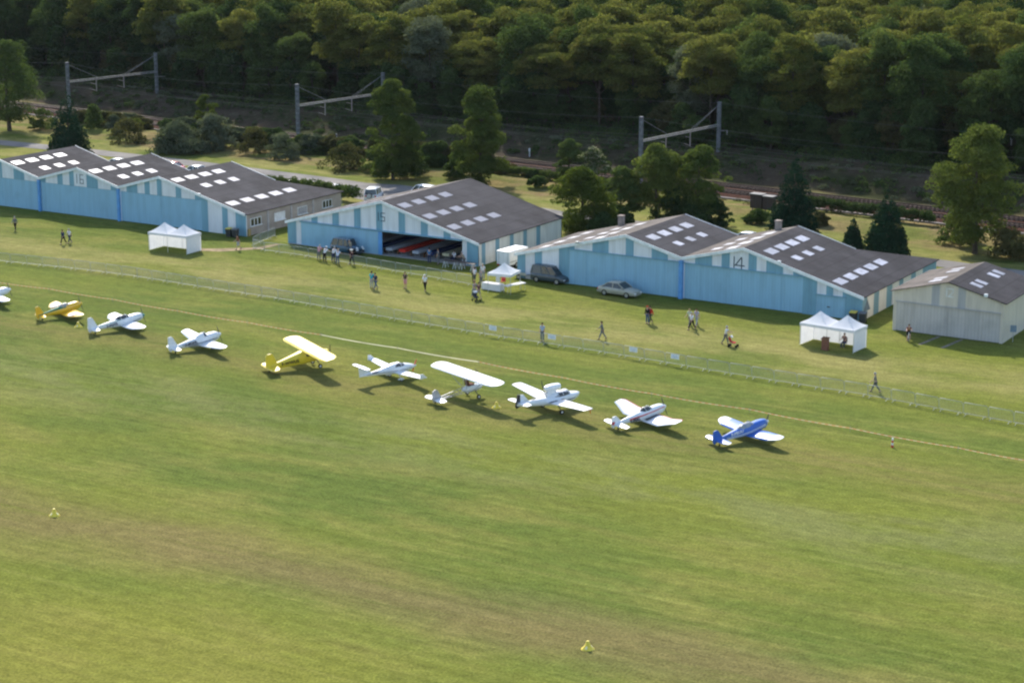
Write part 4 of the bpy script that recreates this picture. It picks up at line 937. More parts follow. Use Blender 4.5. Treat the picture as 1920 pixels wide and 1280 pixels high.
def low_wing(name, label, at, mats, L, span, c0, c1, dih, spec):
    """tail-dragger with a low wing; local x forward, origin under the wheels"""
    t = aircraft(name, label, at, spec.get('head', HEAD), spec.get('pitch', math.degrees(math.asin(.60/(3.55*L/5.7)))))
    body, wingm = mats['body'], mats['wing']
    k = L/5.7; zc = .86; hw = spec.get('hw', .40); hh = spec.get('hh', .42); nx = 1.55*k
    st = [(nx, zc+.02, .20, .21), (nx-.05*k, zc+.02, .27, .28), (nx-.35*k, zc+.02, hw*.92, hh*.90), (nx-.9*k, zc+.03, hw, hh), (nx-1.9*k, zc+.05, hw, hh*1.02), (nx-2.7*k, zc+.10, hw*.86, hh*.95), (nx-3.6*k, zc+.16, hw*.58, hh*.68), (nx-4.7*k, zc+.22, hw*.28, hh*.40), (nx-5.45*k, zc+.26, .06, .12)]
    mf = None; mm = [body]
    if 'stripe' in mats:
        mm = [body, mats['stripe']]; rows = spec.get('rows', {15, 8-1})
        mf = lambda i, kk: 1 if kk in rows else 0
    if 'spine' in mats:
        mm = [body, mats['spine']]
        mf = lambda i, kk: 1 if (i >= 4 and 1 <= kk <= 6) else 0
    fuselage(t, st, mm, mf)
    wx = nx-.95*k; zw = .62
    for sg in (-1, 1):
        if spec.get('cranked'):
            secs = [(sg*.2, wx, c0, zw, .2), (sg*span*.28, wx, c0, zw+.02, .2), (sg*span*.46, wx-.12, c1*1.05, zw+.02+math.tan(R(14))*span*.18, .12), (sg*span*.5, wx-.35, c1*.75, zw+.02+math.tan(R(14))*span*.22, .06)]
        else:
            y1 = span*.5-c1*.25; secs = rounded([(sg*.2, wx, c0, zw, .2), (sg*y1*.5, wx-(c0-c1)*.12, c0-(c0-c1)*spec.get('bulge', .35), zw+math.tan(R(dih))*y1*.5, .17), (sg*y1*.82, wx-(c0-c1)*.28, c0-(c0-c1)*spec.get('bulge2', .72), zw+math.tan(R(dih))*y1*.82, .13), (sg*y1, wx-(c0-c1)*.4, c1, zw+math.tan(R(dih))*y1, .10)])
        wm = [wingm]; f = None
        if 'tip' in mats: wm = [wingm, mats['tip']]; f = lambda i: 1 if i >= 2 else 0
        w = wingpart('wing', secs, wm, t, f)
        if 'lead' in mats:
            mb = MB(); mb.tube([(s[1]+.012, s[0], s[3]) for s in secs[:4]], [.05, .05, .04, .03], 6); mb.build('leading_edge', mats['lead'], t).parent = w
        if not spec.get('noaileron'):
            a, b = secs[1], secs[2]; mb = MB()
            mb.prism([(a[1]-a[2]*.76, a[0], a[3]+.062), (b[1]-b[2]*.76, b[0], b[3]+.055), (b[1]-b[2]*.775, b[0], b[3]+.055), (a[1]-a[2]*.775, a[0], a[3]+.062)], (0, 0, .006)); mb.build('aileron_gap', M_DARK, t).parent = w
        if spec.get('walkway') and sg < 0:
            mb = MB(); mb.box(wx-c0*.9, wx-c0*.12, -hw-.34, -hw-.02, zw+.095, zw+.115); mb.build('walkway', M_DARK, t).parent = w
    tx = nx-4.75*k; zt = zc+.27
    for sg in (-1, 1):
        ts = spec.get('tail_span', 2.1)/2
        s2 = [(sg*.04, tx, .78*k, zt, .07), (sg*ts*.6, tx-.06, .70*k, zt, .06), (sg*ts*.85, tx-.12, .55*k, zt, .05)]
        if spec.get('tail_z'): s2 = [(a, b, c, zt+spec['tail_z'], e) for a, b, c, d, e in s2]
        wingpart('tailplane', rounded(s2) if not spec.get('square_tail') else s2+[(sg*ts, tx-.16, .5*k, zt, .03)], [mats.get('tailplane', wingm)]+([mats['tip']] if 'tip' in mats else []), t, (lambda i: 1 if i >= 2 else 0) if 'tip' in mats else None)
    fz = zc+.28; fh = spec.get('fin', .95)
    fin = finpart('fin', [(tx+.22, fz+.0), (tx+.02, fz+.10), (tx-.30*k, fz+fh*.88), (tx-.40*k, fz+fh*.97), (tx-.52*k, fz+fh), (tx-.74*k, fz+fh), (tx-.82*k, fz+fh*.92), (tx-.98*k, fz+.20), (tx-.98*k, fz-.10), (tx-.86*k, fz-.26), (tx-.5*k, fz-.12)], .06, mats.get('fin', body), t)
    if 'fin_patch' in mats:
        finpart('rudder_patch', [(tx-.62*k, fz+.0), (tx-.62*k, fz+.26), (tx-.93*k, fz+.26), (tx-.93*k, fz+.02)], .075, mats['fin_patch'], t, parent=fin)
    cz = zc+hh*.72; cl = spec.get('canopy', 1.5)*k; cx = nx-1.18*k
    cm = mats.get('canopy', P_CANOPY); ch = spec.get('ch', .36)
    can = canopy(t, [(cx, cz-.06, .10, .06), (cx-cl*.18, cz-.02, hw*.74, ch*.72), (cx-cl*.42, cz, hw*.82, ch), (cx-cl*.72, cz, hw*.74, ch*.92), (cx-cl, cz+.02, .10, ch*.35)], cm)
    mb = MB()
    for f in (.30, .62):
        xx = cx-cl*f; mb.tube([a for a in ring(xx, cz, hw*.84, ch*1.0, 2.1, 14)[0:8]], .018, 4)
    mb.build('canopy_frame', body, t).parent = can
    if spec.get('fairing'):
        canopy(t, [(cx-cl*.5, cz, hw*.86, ch*1.02), (cx-cl*.75, cz-.01, hw*.82, ch*.98), (cx-cl*1.2, cz-.02, hw*.62, ch*.7), (cx-cl*1.75, cz-.06, .08, .1)], body, name='turtle_deck')
    prop(t, nx+.10, zc+.02, .78, spec.get('prop', 1.25), mats.get('prop', P_PROP)); spinner(t, nx-.01, zc+.02, .19, .30, mats.get('spinner', body))
    gear(t, wx-.35, .78, .62, (nx-5.1*k, .66), mats.get('spats'), .17)
    return t, nx, zc, hw, k
def gpt(u, v): p = ground(u, v, .9); return (p.x, p.y, 0)
def at_mid(a, b, z=.9):
    p, q = ground(*a, z), ground(*b, z); return ((p.x+q.x)/2, (p.y+q.y)/2, 0)
def along(p, d, head=HEAD): return (p[0]+d*math.cos(head), p[1]+d*math.sin(head), 0)
# 1 only its nose and wing tip reach into the picture
p = ground(18, 561, .9); p = (p.x-.95*3.25, p.y+.35*3.25, 0)
low_wing('low_wing_plane', 'white aircraft cut off by the left edge of the picture', along(p, 0), {'body': P_WHITE, 'wing': P_WHITE}, 5.6, 7.4, 1.35, .8, 4, {'canopy': 1.4})
# 2 golden yellow with a green spine
t, nx, zc, hw, k = low_wing('low_wing_plane', 'golden yellow aircraft with green spine and pale wing badges', along(at_mid((112.5, 563), (156, 589)), -.15), {'body': P_GOLD, 'wing': P_GOLD, 'spine': P_GREEN, 'canopy': P_CANL}, 4.5, 7.1, 1.45, .85, 4, {'canopy': 1.7, 'bulge': .05, 'bulge2': .25, 'tail_span': 2.2})
for sg in (-1, 1):
    mb = MB(); mb.tube([(nx-1.75, sg*2.25, .89), (nx-1.75, sg*2.25, .90)], .44, 16, 0, True, False); mb.tube([(nx-1.75, sg*2.25, .90), (nx-1.75, sg*2.25, .907)], .22, 16, 1, True, False); mb.build('wing_badge', [P_WHITE, P_TEAL], t)
# 3 white, teal spinner and spine line
t, nx, zc, hw, k = low_wing('low_wing_plane', 'white aircraft with teal spinner and teal line along its back', along(at_mid((214, 586), (268, 613)), .10), {'body': P_WHITE, 'wing': P_WHITE, 'spinner': P_TEAL, 'canopy': P_CANOPY}, 5.5, 7.3, 1.5, .9, 4, {'canopy': 1.8, 'ch': .40, 'bulge': .05, 'bulge2': .3, 'fin': 1.15, 'tail_span': 2.2})
for sg in (-1, 1):
    mb = MB(); mb.tube([(nx-2.4*k, sg*.33, zc+.40), (nx-3.3*k, sg*.26, zc+.39), (nx-4.5*k, sg*.10, zc+.37)], .035, 5); mb.build('side_line', P_TEAL, t)
mb = MB(); mb.tube([(nx-.3*k, -hw*.93, zc-.05), (nx-1.3*k, -hw*1.01, zc-.16)], .035, 5); mb.build('nose_flash', P_NAVY, t)
flank_text(t, 'F-PGYS', nx-3.9*k, zc+.0, hw*.60, .34, P_NAVY, .03, .12)
# 4 white with a dark zigzag scheme
t, nx, zc, hw, k = low_wing('low_wing_plane', 'white aircraft with dark lettering and swept flash on its side', along(at_mid((354, 618), (421.5, 652)), .05), {'body': P_WHITE, 'wing': P_WHITE}, 5.0, 8.3, 1.45, .85, 5, {'canopy': 1.1, 'fairing': True, 'ch': .40, 'fin': 1.1, 'tail_span': 2.6, 'hw': .46, 'hh': .46, 'bulge': .3})
for a, b in (((nx-4.3*k, .24, zc+.30), (nx-2.9*k, .42, zc+.02)), ((nx-2.9*k, .42, zc+.02), (nx-.4*k, .455, zc-.08)), ((nx-3.7*k, .35, zc+.02), (nx-2.7*k, .43, zc-.13))):
    mb = MB(); mb.tube([(a[0], -a[1]-.02, a[2]), (b[0], -b[1]-.01, b[2])], .03, 5); mb.build('side_flash', P_NAVY, t)
flank_text(t, 'F-PDHL', nx-4.0*k, zc+.08, hw*.62, .36, P_NAVY, .03, .13)
# 10 royal blue with white tips
t, nx, zc, hw, k = low_wing('low_wing_plane', 'royal blue aircraft with white wing tips and white side stripes', along(at_mid((1356, 781), (1467, 822)), .10), {'body': P_BLUE, 'wing': P_BLUE, 'tip': P_WHITE, 'canopy': P_CANL, 'spinner': P_WHITE}, 5.35, 7.0, 1.5, .95, 5, {'canopy': 2.0, 'ch': .38, 'bulge': .1, 'bulge2': .3, 'prop': 2.0, 'tail_span': 2.9, 'fin': .80})
for dz in (0, -.10):
    mb = MB(); mb.tube([(nx-.35*k, -hw*.95, zc+.05+dz), (nx-1.9*k, -hw*1.02, zc+dz), (nx-3.0*k, -hw*.80, zc+.02+dz), (nx-4.4*k, -hw*.38, zc+.14+dz)], .028, 5); mb.build('side_stripe', P_WHITE, t)
flank_text(t, 'F-PBUU', nx-3.95*k, zc+.17, hw*.62, .34, P_WHITE, .02, .13)
mb = MB(); mb.box(nx-1.9*k, nx-1.45*k, 1.7, 1.8, .80, .825); mb.box(nx-1.75*k, nx-1.65*k, 1.5, 2.0, .80, .824); mb.build('wing_cross', P_WHITE, t)
# 9 white, cranked wing, red trim
t, nx, zc, hw, k = low_wing('low_wing_plane', 'white cranked-wing aircraft with red leading edges and red side stripe', along(at_mid((1167, 747), (1266, 791), 1.1), .30), {'body': P_WHITE, 'wing': P_WHITE, 'lead': P_RED, 'fin_patch': P_RED}, 5.2, 7.7, 1.6, 1.0, 0, {'canopy': 1.5, 'cranked': True, 'walkway': True, 'tail_span': 2.9, 'square_tail': True, 'fin': .66, 'ch': .38, 'noaileron': False})
mb = MB(); mb.tube([(nx-.1*k, -.34, zc+.18), (nx-1.2*k, -hw*.97, zc+.18), (nx-2.4*k, -hw*.92, zc+.2), (nx-3.9*k, -hw*.52, zc+.24)], [.03, .045, .055, .06], 6); mb.build('side_stripe', P_RED, t)
flank_text(t, 'F-PIAL', nx-3.9*k, zc-.08, hw*.60, .34, P_NAVY, .04, .14)

# 5 yellow high-wing
t = aircraft('high_wing_plane', 'bright yellow high-wing aircraft with black lettering on its flank', along(at_mid((549, 623), (628, 667), 2.1), -.25), HEAD-R(6), 8); t.scale = (.93, 1, .93)
fuselage(t, [(1.95, 1.02, .26, .26), (1.85, 1.02, .36, .34), (1.1, 1.05, .44, .42), (.7, 1.22, .46, .62), (-.9, 1.24, .46, .62), (-1.5, 1.20, .40, .52), (-3.0, 1.12, .24, .33), (-4.3, 1.08, .06, .2)], P_YEL, None, 4.0)
for sg in (-1, 1):
    w = wingpart('wing', [(sg*.0, 1.0, 1.78, 1.90, .14), (sg*3.9, 1.0, 1.78, 1.90, .14), (sg*4.4, .85, 1.5, 1.90, .12), (sg*4.7, .45, .95, 1.90, .06)], P_YEL, t)
    mb = MB(); mb.tube([(.45, sg*.46, .78), (.35, sg*2.4, 1.93)], .04, 5); mb.tube([(-.2, sg*.46, .78), (-.35, sg*2.4, 1.93)], .03, 5); mb.build('wing_strut', P_YEL, t)
    mb = MB(); mb.box(-.52, -.505, min(sg*1.2, sg*4.1), max(sg*1.2, sg*4.1), 1.955, 1.99); mb.build('aileron_gap', P_GOLD, t).parent = w
    mb = MB(); mb.box(-.5, .62, sg*.465-.006, sg*.465+.006, 1.30, 1.72); mb.build('cabin_window', P_CANOPY, t)
    wingpart('tailplane', [(sg*.05, -3.4, 1.1, 1.15, .06), (sg*1.1, -3.5, 1.0, 1.15, .06), (sg*1.5, -3.75, .6, 1.15, .03)], P_YEL, t)
finpart('fin', [(-3.3, 1.25), (-3.62, 2.25), (-3.75, 2.38), (-4.15, 2.38), (-4.32, 2.2), (-4.5, 1.3), (-4.3, .95), (-3.8, 1.2)], .07, P_YEL, t)
mb = MB(); mb.prism([(1.02, -.38, 1.42), (1.02, .38, 1.42), (.72, .38, 1.80), (.72, -.38, 1.80)], (.012, 0, .01)); mb.build('windscreen', P_CANOPY, t)
flank_text(t, 'F-WWUS', -3.0, 1.02, .285, .42, P_BLACK, -.02, .11)
prop(t, 2.08, 1.02, .85, 1.9, P_PROP); spinner(t, 1.93, 1.02, .14, .2, P_BLACK); gear(t, .55, .85, .75, (-4.2, .72), None, .2)

# 6 white T-tail with a red propeller
t = aircraft('t_tail_plane', 'white T-tailed aircraft with turned-up wing tips and red propeller', along(at_mid((700, 669), (792, 709), 1.0), .12), HEAD+R(2), 1.5); t.scale = (.92, 1, .86)
fuselage(t, [(1.75, 1.0, .13, .13), (1.65, 1.0, .20, .20), (1.2, 1.02, .36, .34), (.6, 1.06, .48, .46), (-.3, 1.10, .53, .50), (-1.2, 1.10, .44, .42), (-2.2, 1.08, .25, .27), (-3.3, 1.06, .14, .18), (-4.2, 1.06, .05, .1)], P_WHITE, None, 2.3)
canopy(t, [(.78, 1.28, .1, .06), (.5, 1.36, .36, .2), (.0, 1.42, .47, .27), (-.45, 1.42, .46, .27), (-.6, 1.41, .44, .25)], P_CANOPY)
canopy(t, [(.02, 1.42, .30, .285), (-.5, 1.42, .44, .29), (-1.1, 1.36, .36, .26), (-2.0, 1.25, .14, .12), (-2.4, 1.2, .03, .05)], P_WHITE, name='cabin_roof')
mb = MB(); mb.tube(ring(.02, 1.41, .475, .28, 2.1, 14)[0:8], .035, 4); mb.build('canopy_frame', P_WHITE, t)
for sg in (-1, 1):
    w = wingpart('wing', [(sg*.2, .5, 1.25, .78, .17), (sg*2.2, .45, 1.05, .92, .14), (sg*3.8, .38, .85, 1.04, .11), (sg*4.05, .25, .7, 1.08, .08)], P_WHITE, t)
    finpart('winglet', [(.22, 1.06), (-.2, 1.5), (-.52, 1.52), (-.55, 1.02)], .05, P_WHITE, t, sg*4.08, w)
    wingpart('tailplane', rounded([(0, -3.72, .62, 1.98, .06), (sg*.7, -3.78, .55, 1.98, .05), (sg*1.1, -3.82, .48, 1.98, .04)]), P_WHITE, t)
finpart('fin', [(-3.0, 1.18), (-3.75, 1.96), (-4.35, 1.96), (-4.3, .98), (-3.9, 1.0)], .08, P_WHITE, t)
for dz in (.02,):
    mb = MB(); mb.tube([(1.3, -.34, .98), (.3, -.525, 1.02), (-1.0, -.475, 1.04), (-2.2, -.265, 1.08), (-3.6, -.13, 1.09)], .02, 5); mb.build('side_line', P_NAVY, t)
flank_text(t, 'F-PRTD', -3.0, 1.12, .18, .22, P_NAVY, 0, .06)
prop(t, 1.80, 1.0, .80, 2.0, P_REDPROP, .13); spinner(t, 1.70, 1.0, .15, .32, P_WHITE); gear(t, -.35, .95, .75, None, P_WHITE, .18); wheel(t, 1.15, 0, .15, .1)
mb = MB(); mb.tube([(1.1, 0, .75), (1.15, 0, .16)], .04, 5); mb.build('nose_leg', M_STEEL, t)

# 7 open-frame ultralight
t = aircraft('ultralight', 'white and salmon strut-braced ultralight with an open lattice tail boom', along(at_mid((812, 677), (950, 715), 2.3), .1), HEAD+R(3), 7); t.scale = (.88, 1, .92)
for sg in (-1, 1):
    c = 1.85
    secs = [(sg*.0, .8, c, 2.33, .15), (sg*.35, .8, c, 2.33, .15), (sg*3.6, .8, c, 2.33, .15), (sg*4.1, .75, c*.92, 2.33, .12), (sg*4.42, .55, c*.66, 2.33, .08), (sg*4.55, .25, c*.28, 2.33, .04)]
    w = wingpart('wing', secs, P_WHITE, t)
    mb = MB(); y0, y1 = sg*.6, sg*3.9
    mb.prism([(.42, y0, 2.408), (.42, y1, 2.408), (-.20, y1, 2.392), (-.20, y0, 2.392)], (0, 0, .008)); mb.build('salmon_panel', P_PINK, t).parent = w
    mb = MB(); mb.prism([(-.22, y0, 2.391), (-.22, y1, 2.391), (-.29, y1, 2.385), (-.29, y0, 2.385)], (0, 0, .009)); mb.build('lilac_line', P_LIL, t).parent = w
    mb = MB(); mb.tube([(.5, sg*.3, .62), (.4, sg*2.7, 2.28)], .03, 5); mb.tube([(-.2, sg*.3, .62), (-.3, sg*2.7, 2.28)], .03, 5); mb.build('wing_strut', P_SKIN, t)
    wingpart('tailplane', rounded([(sg*.1, -3.35, .85, 1.0, .05), (sg*.7, -3.4, .95, 1.0, .05), (sg*1.1, -3.55, .75, 1.0, .04)]), P_WHITE, t)
mb = MB(); mb.loft([ring(x, z, w_, h_, 2.4, 12) for x, z, w_, h_ in ((1.55, .78, .06, .08), (1.2, .80, .26, .24), (.7, .86, .36, .34), (.0, .92, .36, .38), (-.6, .95, .2, .25), (-.85, .95, .05, .08))]); mb.build('cockpit_pod', [P_WHITE], t)
mb = MB(); mb.box(-.15, .45, -.24, .24, 1.0, 1.32); mb.box(-.28, -.12, -.24, .24, 1.25, 1.75); mb.build('seat', paint('brown_seat', (.14, .06, .045), .8), t)
mb = MB(); mb.box(.75, 1.25, -.16, .16, 1.75, 2.1); mb.box(.9, 1.1, -.3, .3, 1.82, 1.98); mb.build('engine', M_DARK, t)
fr = MB()
for sg in (-1, 1):
    fr.tube([(1.0, sg*.25, 1.0), (.75, sg*.12, 2.22)], .025, 5); fr.tube([(-.5, sg*.25, 1.0), (-.4, sg*.12, 2.22)], .025, 5)
for y, z in ((-.16, .72), (.16, .72), (0, 1.2)): fr.tube([(-.5, y*1.5, z), (-3.9, y*.5, z*.35+.62)], .028, 5)
for i in range(7):
    f0 = i/7; f1 = (i+1)/7
    P = lambda y, z, f: (-.5-3.4*f, y*(1.5-f), z+(z*.35+.62-z)*f)
    fr.tube([P(-.16, .72, f0), P(0, 1.2, f1)], .014, 4); fr.tube([P(.16, .72, f0), P(0, 1.2, f1)], .014, 4); fr.tube([P(-.16, .72, f1), P(.16, .72, f1)], .014, 4)
fr.build('tail_boom', P_SKIN, t)
finpart('fin', [(-3.3, 1.02), (-3.6, 1.75), (-3.85, 1.88), (-4.2, 1.75), (-4.35, 1.2), (-4.2, .72), (-3.7, .85)], .05, P_SKIN, t)
prop(t, 1.35, 1.92, .75, .5, P_PROP); gear(t, .35, .8, .75, (-4.0, .62), None, .2)

# 8 white amphibian with its engine on a pylon
t = aircraft('amphibian_plane', 'white amphibian aircraft with an engine pod on a pylon and black rudder', along(at_mid((972, 714), (1117, 761), 1.4), -.15), HEAD+R(1), 2); t.scale = (.93, 1.03, .84)
fuselage(t, [(2.75, 1.20, .05, .07), (2.5, 1.17, .26, .22), (1.9, 1.10, .50, .40), (1.0, 1.08, .58, .50), (.0, 1.06, .56, .50), (-.9, 1.12, .44, .42), (-2.2, 1.24, .26, .30), (-3.6, 1.36, .10, .20), (-4.1, 1.40, .04, .14)], P_WHITE, None, 3.0)
can = canopy(t, [(1.75, 1.42, .12, .06), (1.35, 1.50, .44, .26), (.8, 1.52, .52, .34), (.2, 1.52, .50, .32), (-.2, 1.48, .40, .2)], P_CANOPY)
canopy(t, [(1.15, 1.60, .34, .27), (.6, 1.58, .44, .30), (.0, 1.54, .44, .30), (-.7, 1.45, .24, .18), (-1.2, 1.38, .05, .06)], P_WHITE, name='cabin_roof')
for x in (1.28, .62, .1):
    mb = MB(); mb.tube(ring(x, 1.51, .50, .33, 2.1, 14)[0:8], .04, 4); mb.build('canopy_frame', P_WHITE, t).parent = can
for sg in (-1, 1):
    w = wingpart('wing', [(sg*.4, .55, 1.75, 1.12, .22), (sg*1.2, .5, 1.62, 1.18, .2), (sg*4.5, .28, 1.12, 1.44, .13), (sg*4.72, .2, 1.0, 1.46, .09), (sg*4.85, .05, .7, 1.47, .04)], [P_WHITE, P_BLACK], t, lambda i: 1 if i >= 3 else 0)
    mb = MB(); mb.box(-.55, -.50, min(sg*1.3, sg*4.3), max(sg*1.3, sg*4.3), 1.26, 1.30) if False else mb.prism([(-.62, sg*1.4, 1.262), (-.55, sg*4.3, 1.455), (-.58, sg*4.3, 1.455), (-.65, sg*1.4, 1.262)], (0, 0, .007)); mb.build('aileron_gap', M_DARK, t).parent = w
    mb = MB(); mb.prism([(.50, sg*.62, 1.235), (-1.15, sg*.62, 1.19), (-1.15, sg*.86, 1.20), (.50, sg*.86, 1.255)], (0, 0, .012)); mb.build('walkway', M_DARK, t).parent = w
    mb = MB(); mb.tube([(.1, sg*4.7, 1.42), (-.45, sg*4.72, 1.42)], [.06, .03], 6); mb.tube([(-.1, sg*4.72, 1.4), (-.1, sg*4.72, 1.05)], .05, 5); mb.build('tip_float', P_ORNG, t).parent = w
    wingpart('tailplane', [(sg*.04, -3.2, .85, 1.62, .06), (sg*1.1, -3.35, .72, 1.62, .05), (sg*1.3, -3.5, .5, 1.62, .03)], P_WHITE, t)
    mb = MB(); mb.tube([(-.9, sg*.22, 2.05), (-2.6, sg*.08, 1.5)], .025, 5); mb.build('stay', M_DARK, t)
finpart('fin', [(-2.7, 1.45), (-3.35, 2.30), (-3.68, 2.36), (-3.72, 1.35)], .08, P_WHITE, t)
finpart('rudder', [(-3.72, 1.18), (-3.68, 2.38), (-3.95, 2.42), (-4.22, 1.30), (-4.1, 1.05)], .085, P_BLACK, t)
finpart('pylon', [(.25, 1.55), (.05, 2.3), (-.75, 2.3), (-.95, 1.45)], .20, P_WHITE, t)
mb = MB(); mb.loft([ring(x, 2.38, w_, h_, 3, 14) for x, w_, h_ in ((.62, .16, .14), (.52, .30, .24), (.0, .34, .29), (-.6, .32, .27), (-.95, .22, .2), (-1.05, .1, .1))]); mb.build('engine_pod', P_WHITE, t)
mb = MB(); mb.box(.628, .645, -.14, .14, 2.29, 2.45); mb.build('air_intake', M_DARK, t)
prop(t, -1.16, 2.38, .85, 1.2, P_PROP)
for sg in (-1, 1): mb = MB(); mb.tube([(1.9, sg*.47, 1.02), (1.0, sg*.59, .98), (.2, sg*.58, .98)], .05, 5); mb.build('chine_line', P_NAVY, t)
gear(t, -.25, 1.25, 1.0, None, None, .22); wheel(t, 1.95, 0, .16, .11)
mb = MB(); mb.tube([(1.95, 0, .9), (1.95, 0, .17)], .04, 5); mb.build('nose_leg', M_STEEL, t)

# ------------------------------------------------------------------ vehicles
def carpaint(name, col): return paint(name, col, rough=.25, vary=.05, spec=.5, coat=.5)
M_RIM = paint('alloy_rim', (.45, .46, .47), .35, .7); M_LAMP = paint('headlamp_glass', (.75, .76, .78), .15); M_TAIL = paint('red_lamp', (.45, .02, .02), .2)
def car_wheel(root, x, y, r=.31, w=.2):
    mb = MB(); mb.disc((x, y, r), r, (0, 1, 0), w, 16); o = mb.build('wheel', M_BLACK, root)
    mb = MB(); mb.disc((x, y, r), r*.62, (0, 1, 0), w+.02, 14); link(mb.mesh('rim', M_RIM), 'rim', o)
def car(name, label, at, head, L, Wd, body, hood, belt, roofz, gh, wb, col, extra=None, cat='car'):
    """hood: [(x, ztop)] outline of the lower body, gh: greenhouse (xb0, xb1, xt0, xt1) bottom and top, all in metres from the middle"""
    t = thing(name, label, cat, at, head, 'parked vehicles'); h = Wd/2
    mb = MB(); rings = []
    for x, zt, wf in hood:
        w = h*wf; zb = .24; m = (zb+zt)/2
        rings.append([(x, -w*.90, zb), (x, -w, zb+.16), (x, -w, m+.05), (x, -w*.97, zt-.08), (x, -w*.86, zt), (x, w*.86, zt), (x, w*.97, zt-.08), (x, w, m+.05), (x, w, zb+.16), (x, w*.90, zb)])
    mb.loft(rings); mb.build('body', col, t)
    b0, b1, t0, t1 = gh; wb_, wt_ = h*.93, h*.78
    V = lambda x, y, z: (x, y, z)
    fr = [V(b0, -wb_, belt-.06), V(b1, -wb_, belt-.06), V(b1, wb_, belt-.06), V(b0, wb_, belt-.06), V(t0, -wt_, roofz-.03), V(t1, -wt_, roofz-.03), V(t1, wt_, roofz-.03), V(t0, wt_, roofz-.03)]
    g = MB(); g.add(fr, [(0, 1, 5, 4), (1, 2, 6, 5), (2, 3, 7, 6), (3, 0, 4, 7)]); g.build('window_glass', M_GLASS, t)
    rf = MB(); rr_ = []
    for f, dz in ((0, -.035), (.12, .005), (.5, .03), (.88, .005), (1, -.035)):
        x = t0-.03+(t1-t0+.06)*f
        rr_.append([(x, -wt_-.02, roofz-.05), (x, -wt_*.85, roofz+dz+.02), (x, 0, roofz+dz+.035), (x, wt_*.85, roofz+dz+.02), (x, wt_+.02, roofz-.05)])
    rf.loft(rr_)
    for sg in (-1, 1):
        for xb, xt in ((b0, t0), (b1, t1)): rf.tube([(xb, sg*wb_, belt-.05), (xt, sg*wt_, roofz-.03)], .045, 5)
        for f in (extra or {}).get('pillars', (.5,)):
            xb = b0+(b1-b0)*f; xt = t0+(t1-t0)*f; rf.tube([(xb, sg*wb_, belt-.05), (xt, sg*(wt_+.005), roofz-.03)], .05, 5)
        for a, b in (extra or {}).get('blank', ()):          # panelled rear sides of a van
            q = []
            for f in (a, b): q.append(((b0+(b1-b0)*f), (t0+(t1-t0)*f)))
            rf.prism([(q[0][0], sg*(wb_+.012), belt-.06), (q[1][0], sg*(wb_+.012), belt-.06), (q[1][1], sg*(wt_+.012), roofz-.03), (q[0][1], sg*(wt_+.012), roofz-.03)], (0, sg*.012, 0))
    if (extra or {}).get('blank_rear'): rf.prism([(b0-.012, -wb_, belt-.06), (b0-.012, wb_, belt-.06), (t0-.012, wt_, roofz-.03), (t0-.012, -wt_, roofz-.03)], (-.012, 0, 0))
    rf.build('roof', (extra or {}).get('roofmat', col), t)
    for sx in wb:
        for sg in (-1, 1): car_wheel(t, sx, sg*(h-.09), (extra or {}).get('wr', .31))
    xf, zf = hood[-1][0], hood[-1][1]; xr, zr = hood[0][0], hood[0][1]
    for sg in (-1, 1):
        mb = MB(); mb.box(xf-.10, xf+.015, sg*h*.62-.16, sg*h*.62+.16, zf-.20, zf-.04); mb.build('headlight', M_LAMP, t)
        mb = MB(); mb.box(xr-.015, xr+.08, sg*h*.72-.10, sg*h*.72+.10, zr-.26, zr-.03); mb.build('tail_light', M_TAIL, t)
        mb = MB(); mb.ball((b1-.28, sg*(h+.06), belt+.02), .07, .1, .07); mb.build('wing_mirror', col, t)
    for x0, x1 in ((xf-.03, xf+.05), (xr-.05, xr+.03)):
        mb = MB(); mb.box(x0, x1, -h*.84, h*.84, .30, .46); mb.build('bumper', (extra or {}).get('bump', M_DARK), t)
    mb = MB(); mb.box(xf-.02, xf+.02, -.32, .32, zf-.28, zf-.14); mb.build('grille', M_BLACK, t)
    return t
C_BEI = carpaint('champagne_paint', (.36, .345, .28)); C_SLATE = carpaint('dark_slate_paint', (.045, .065, .08)); C_WHITE = carpaint('white_car_paint', (.78, .79, .80)); C_DKBL = carpaint('petrol_blue_paint', (.025, .085, .145)); C_RED = carpaint('red_car_paint', (.45, .04, .04)); C_SILV = carpaint('silver_paint', (.5, .51, .53))
SED = [(-2.2, .78, .80), (-2.0, .90, .94), (-1.2, .95, 1), (0, .93, 1), (.85, .90, 1), (1.7, .80, .96), (2.1, .68, .86), (2.22, .60, .78)]
def sedan(label, at, head, col): return car('sedan', label, at, head, 4.45, 1.74, col, SED, .90, 1.40, (-1.75, 1.05, -.95, .25), (-1.3, 1.32), col, {'pillars': (.5,), 'bump': col})
VANB = [(-2.05, .95, .93), (-1.95, 1.0, .99), (-1, 1.02, 1), (.5, 1.02, 1), (1.05, 1.0, 1), (1.65, .86, .97), (1.98, .72, .88), (2.08, .60, .8)]
def small_van(name, label, at, head, col, blank=((.03, .40),), rear=False): return car(name, label, at, head, 4.1, 1.74, col, VANB, 1.0, 1.80, (-2.0, 1.35, -1.82, .55), (-1.25, 1.3), col, {'pillars': (.42, .70), 'blank': blank, 'blank_rear': rear}, 'van')
p = ground(1155, 556); sedan('champagne beige saloon parked in front of the doors of hangar 14', (p.x, p.y+.7, 0), R(-2), C_BEI)
p = ground(1026, 531); small_van('small_van', 'dark slate compact van parked against the left wall of hangar 14', (p.x, p.y+.7, 0), R(-3), C_SLATE)
